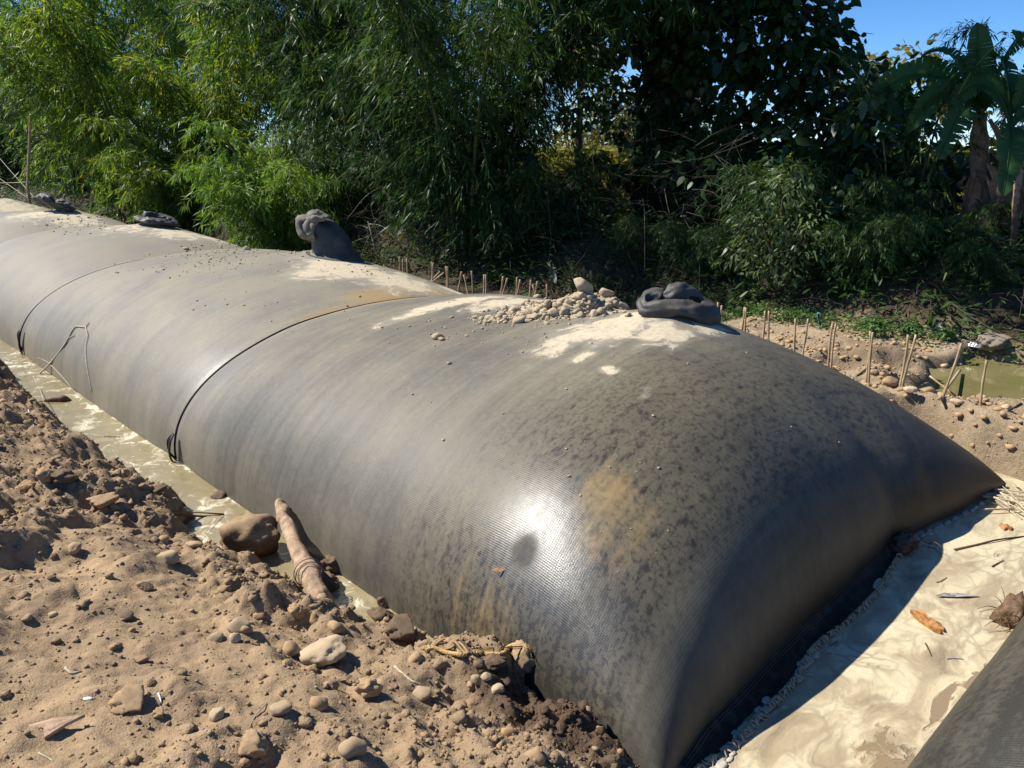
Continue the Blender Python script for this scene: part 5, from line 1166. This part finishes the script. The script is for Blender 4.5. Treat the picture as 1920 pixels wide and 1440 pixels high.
banana(1890, 480, 9.8, [(1990, 90, .2, .30, .3, fd, .4), (1860, 110, .3, .3, .25, (0, -.5, .8), .5), (1780, 205, -.2, .3, .35, fd, .45), (1995, 290, 0, .3, .3, fd, .8), (1880, 370, -.6, .3, .2, (-.6, -.6, .8), .45)], 'banana plant at the right edge wrapped in hanging dead leaves', .15, 240, 3, 9)
banana(1690, 330, 11.4, [(1690, 160, 0, .34, 0, fc, .2), (1600, 235, 0, .36, .25, fd, .45), (1790, 190, .2, .3, .3, fd, .5), (1650, 300, -.5, .35, .2, fd, .7)], 'smaller banana plant left of the tall upright leaf', .12, 250, 4, 3)
banana(1585, 380, 11.6, [(1590, 190, 0, .30, .0, fc, .8), (1680, 245, 0, .34, .3, fd, .45), (1530, 240, .2, .34, .3, fd, .45)], 'half-hidden banana plant at the right edge of the big tree', .1, 290, 5, 2)

# weeds, ground cover, litter of the bank, field --------------------------------
def cover(name, pts, n, L, mat, label, cat, seed, h=.12, spread=.08, wr=.5):
    r_ = np.random.default_rng(seed); C = pts[r_.integers(0, len(pts), n)]; P = C + r_.normal(size=(n, 3))*[spread, spread, 0] + ZV*(h*r_.random(n)**1.3)[:, None]
    D = r_.normal(size=(n, 3))*[1, 1, .45] + ZV*.25; ll = L*r_.uniform(.5, 1.3, n)
    me = leaf_mesh(name, P, D, ll, ll*wr, np.clip(r_.normal(.5, .25, n), 0, 1), seed, .15, True); return tag(obj(name, me, mat), label, cat, kind='stuff')
r_ = np.random.default_rng(3); ys = r_.uniform(-1.5, 6.5, 260); xs = bank_x(ys) + r_.uniform(-.35, .25, 260); pts = np.stack([xs, ys, ground_z(xs, ys)], 1)
cover('ground_cover', pts, 7000, .045, M_WEED, 'strip of low green weeds along the foot of the bank', 'weeds', 4, .13, .07)
def weed(px, py, hpx, label, seed):
    b = hit(px, py, ground_z); m = mpp(b); h_ = hpx*m; r_ = np.random.default_rng(seed); e = empty('weed', b, label, 'weed')
    v, f = join([sweep(spl([np.zeros(3), np.array([.01*k, .02, h_*.5]), np.array([.05*(k-1), .03*k, h_*(1-.15*k)])], 8), .004, 4) for k in range(3)]); obj('stem', mesh_np('stem', v, f), M_WEED, e)
    n = 230; P = r_.normal(size=(n, 3))*[h_*.22, h_*.22, h_*.2] + ZV*h_*.65; D = r_.normal(size=(n, 3)) + ZV*.2; me = leaf_mesh('leaves', P, D, .05, .022, np.clip(r_.normal(.7, .2, n), 0, 1), seed, .15, True); obj('leaves', me, M_WEED, e)
weed(1642, 632, 34, 'tall leafy weed on the sand strip behind the stakes, left one', 1); weed(1703, 634, 26, 'tall leafy weed on the sand strip, between the leaning stakes', 2); weed(1775, 640, 22, 'small leafy weed near the white scrap', 3)
def strips(P0, seed, L, r):
    r_ = np.random.default_rng(seed); out = []
    for p in P0:
        d = r_.normal(size=3)*[.7, 1, .35] + [-.3, -.2, -.25]; d /= np.linalg.norm(d); l = L*r_.uniform(.4, 1.4)
        out.append(sweep(spl([p, p + d*l*.5 + ZV*.12*l*r_.normal(), p + d*l - ZV*.15*l], 5), np.linspace(r, r*.4, 5)*r_.uniform(.5, 1.3), 3, cap=False))
    return join(out)
def bank_pts(n, y0, y1, d0, d1, h0, h1):
    y = r_.uniform(y0, y1, n); x = bank_x(y) + r_.uniform(d0, d1, n); return np.stack([x, y, ground_z(x, y) + r_.uniform(h0, h1, n)], 1)
v, f = strips(bank_pts(1500, -3, 16, .05, 1.9, 0, .22), 5, .6, .006); tag(obj('dead_twigs', mesh_np('dead_twigs', v, f), M_DEADB), 'tangle of dead roots and twigs over the shaded bank', 'twigs', kind='stuff')
v, f = strips(bank_pts(600, 5, 17, .3, 1.5, .2, 1.7), 6, 1.0, .005); tag(obj('dry_thicket', mesh_np('dry_thicket', v, f), M_DEADB), 'dry tangled stems hanging under the bamboo', 'thicket', kind='stuff')
ys = np.concatenate([r_.uniform(-3, 17, 900), r_.uniform(17, 45, 500)]); xs = bank_x(ys) + r_.uniform(.1, 2.6, 1400); pts = np.stack([xs, ys, ground_z(xs, ys)], 1)
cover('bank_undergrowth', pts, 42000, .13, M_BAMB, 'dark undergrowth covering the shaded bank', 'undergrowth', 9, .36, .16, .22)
n = 30000; xs = np.concatenate([r_.uniform(13, 34, n-2500), r_.uniform(14, 19, 2500)]); ys = np.concatenate([r_.uniform(-4, 34, n-2500), r_.uniform(10, 18, 2500)]); P = np.stack([xs, ys, ground_z(xs, ys) + r_.uniform(0, 1.5, n)], 1); D = r_.normal(size=(n, 3))*[.7, .7, .5] + ZV*.7
tag(obj('field_crop', leaf_mesh('field_crop', P, D, .6, .055, np.clip(r_.normal(.5, .28, n), 0, 1), 3, .5, True), M_CORN), 'sunlit tall yellow-green crop in the field behind the trees', 'crop', kind='stuff')
# scraps caught on the bank
def rag(px, py, wpx, hpx, mat, label, seed):
    b = hit(px, py, lambda X, Y: ground_z(X, Y)); m = mpp(b); t = np.linspace(0, 1, 9); U, T_ = np.meshgrid(t, t, indexing='ij'); r_ = np.random.default_rng(seed)
    V = b + RV*((U-.5)*wpx*m)[..., None] + ZV*(T_*hpx*m + .01)[..., None] - FV*(.05*np.sin(U*5+seed) + .04*np.cos(T_*4) + .02)[..., None]
    return thing_mesh('plastic_rag', (V.reshape(-1, 3), grid_faces(9, 9)), mat, label, 'plastic')
rag(1532, 612, 8, 24, M_TEAL, 'teal plastic strip hanging at the foot of the bank', 1); rag(1755, 632, 26, 24, M_GPLA, 'pale grey plastic rag on the dark bank behind the weeds', 2); rag(1036, 530, 14, 28, M_GPLA, 'bluish-white plastic scrap in the shade behind the heap', 3)
rag(1822, 650, 30, 8, M_WHITE, 'white plastic sheet scrap lying on the sand strip', 4)
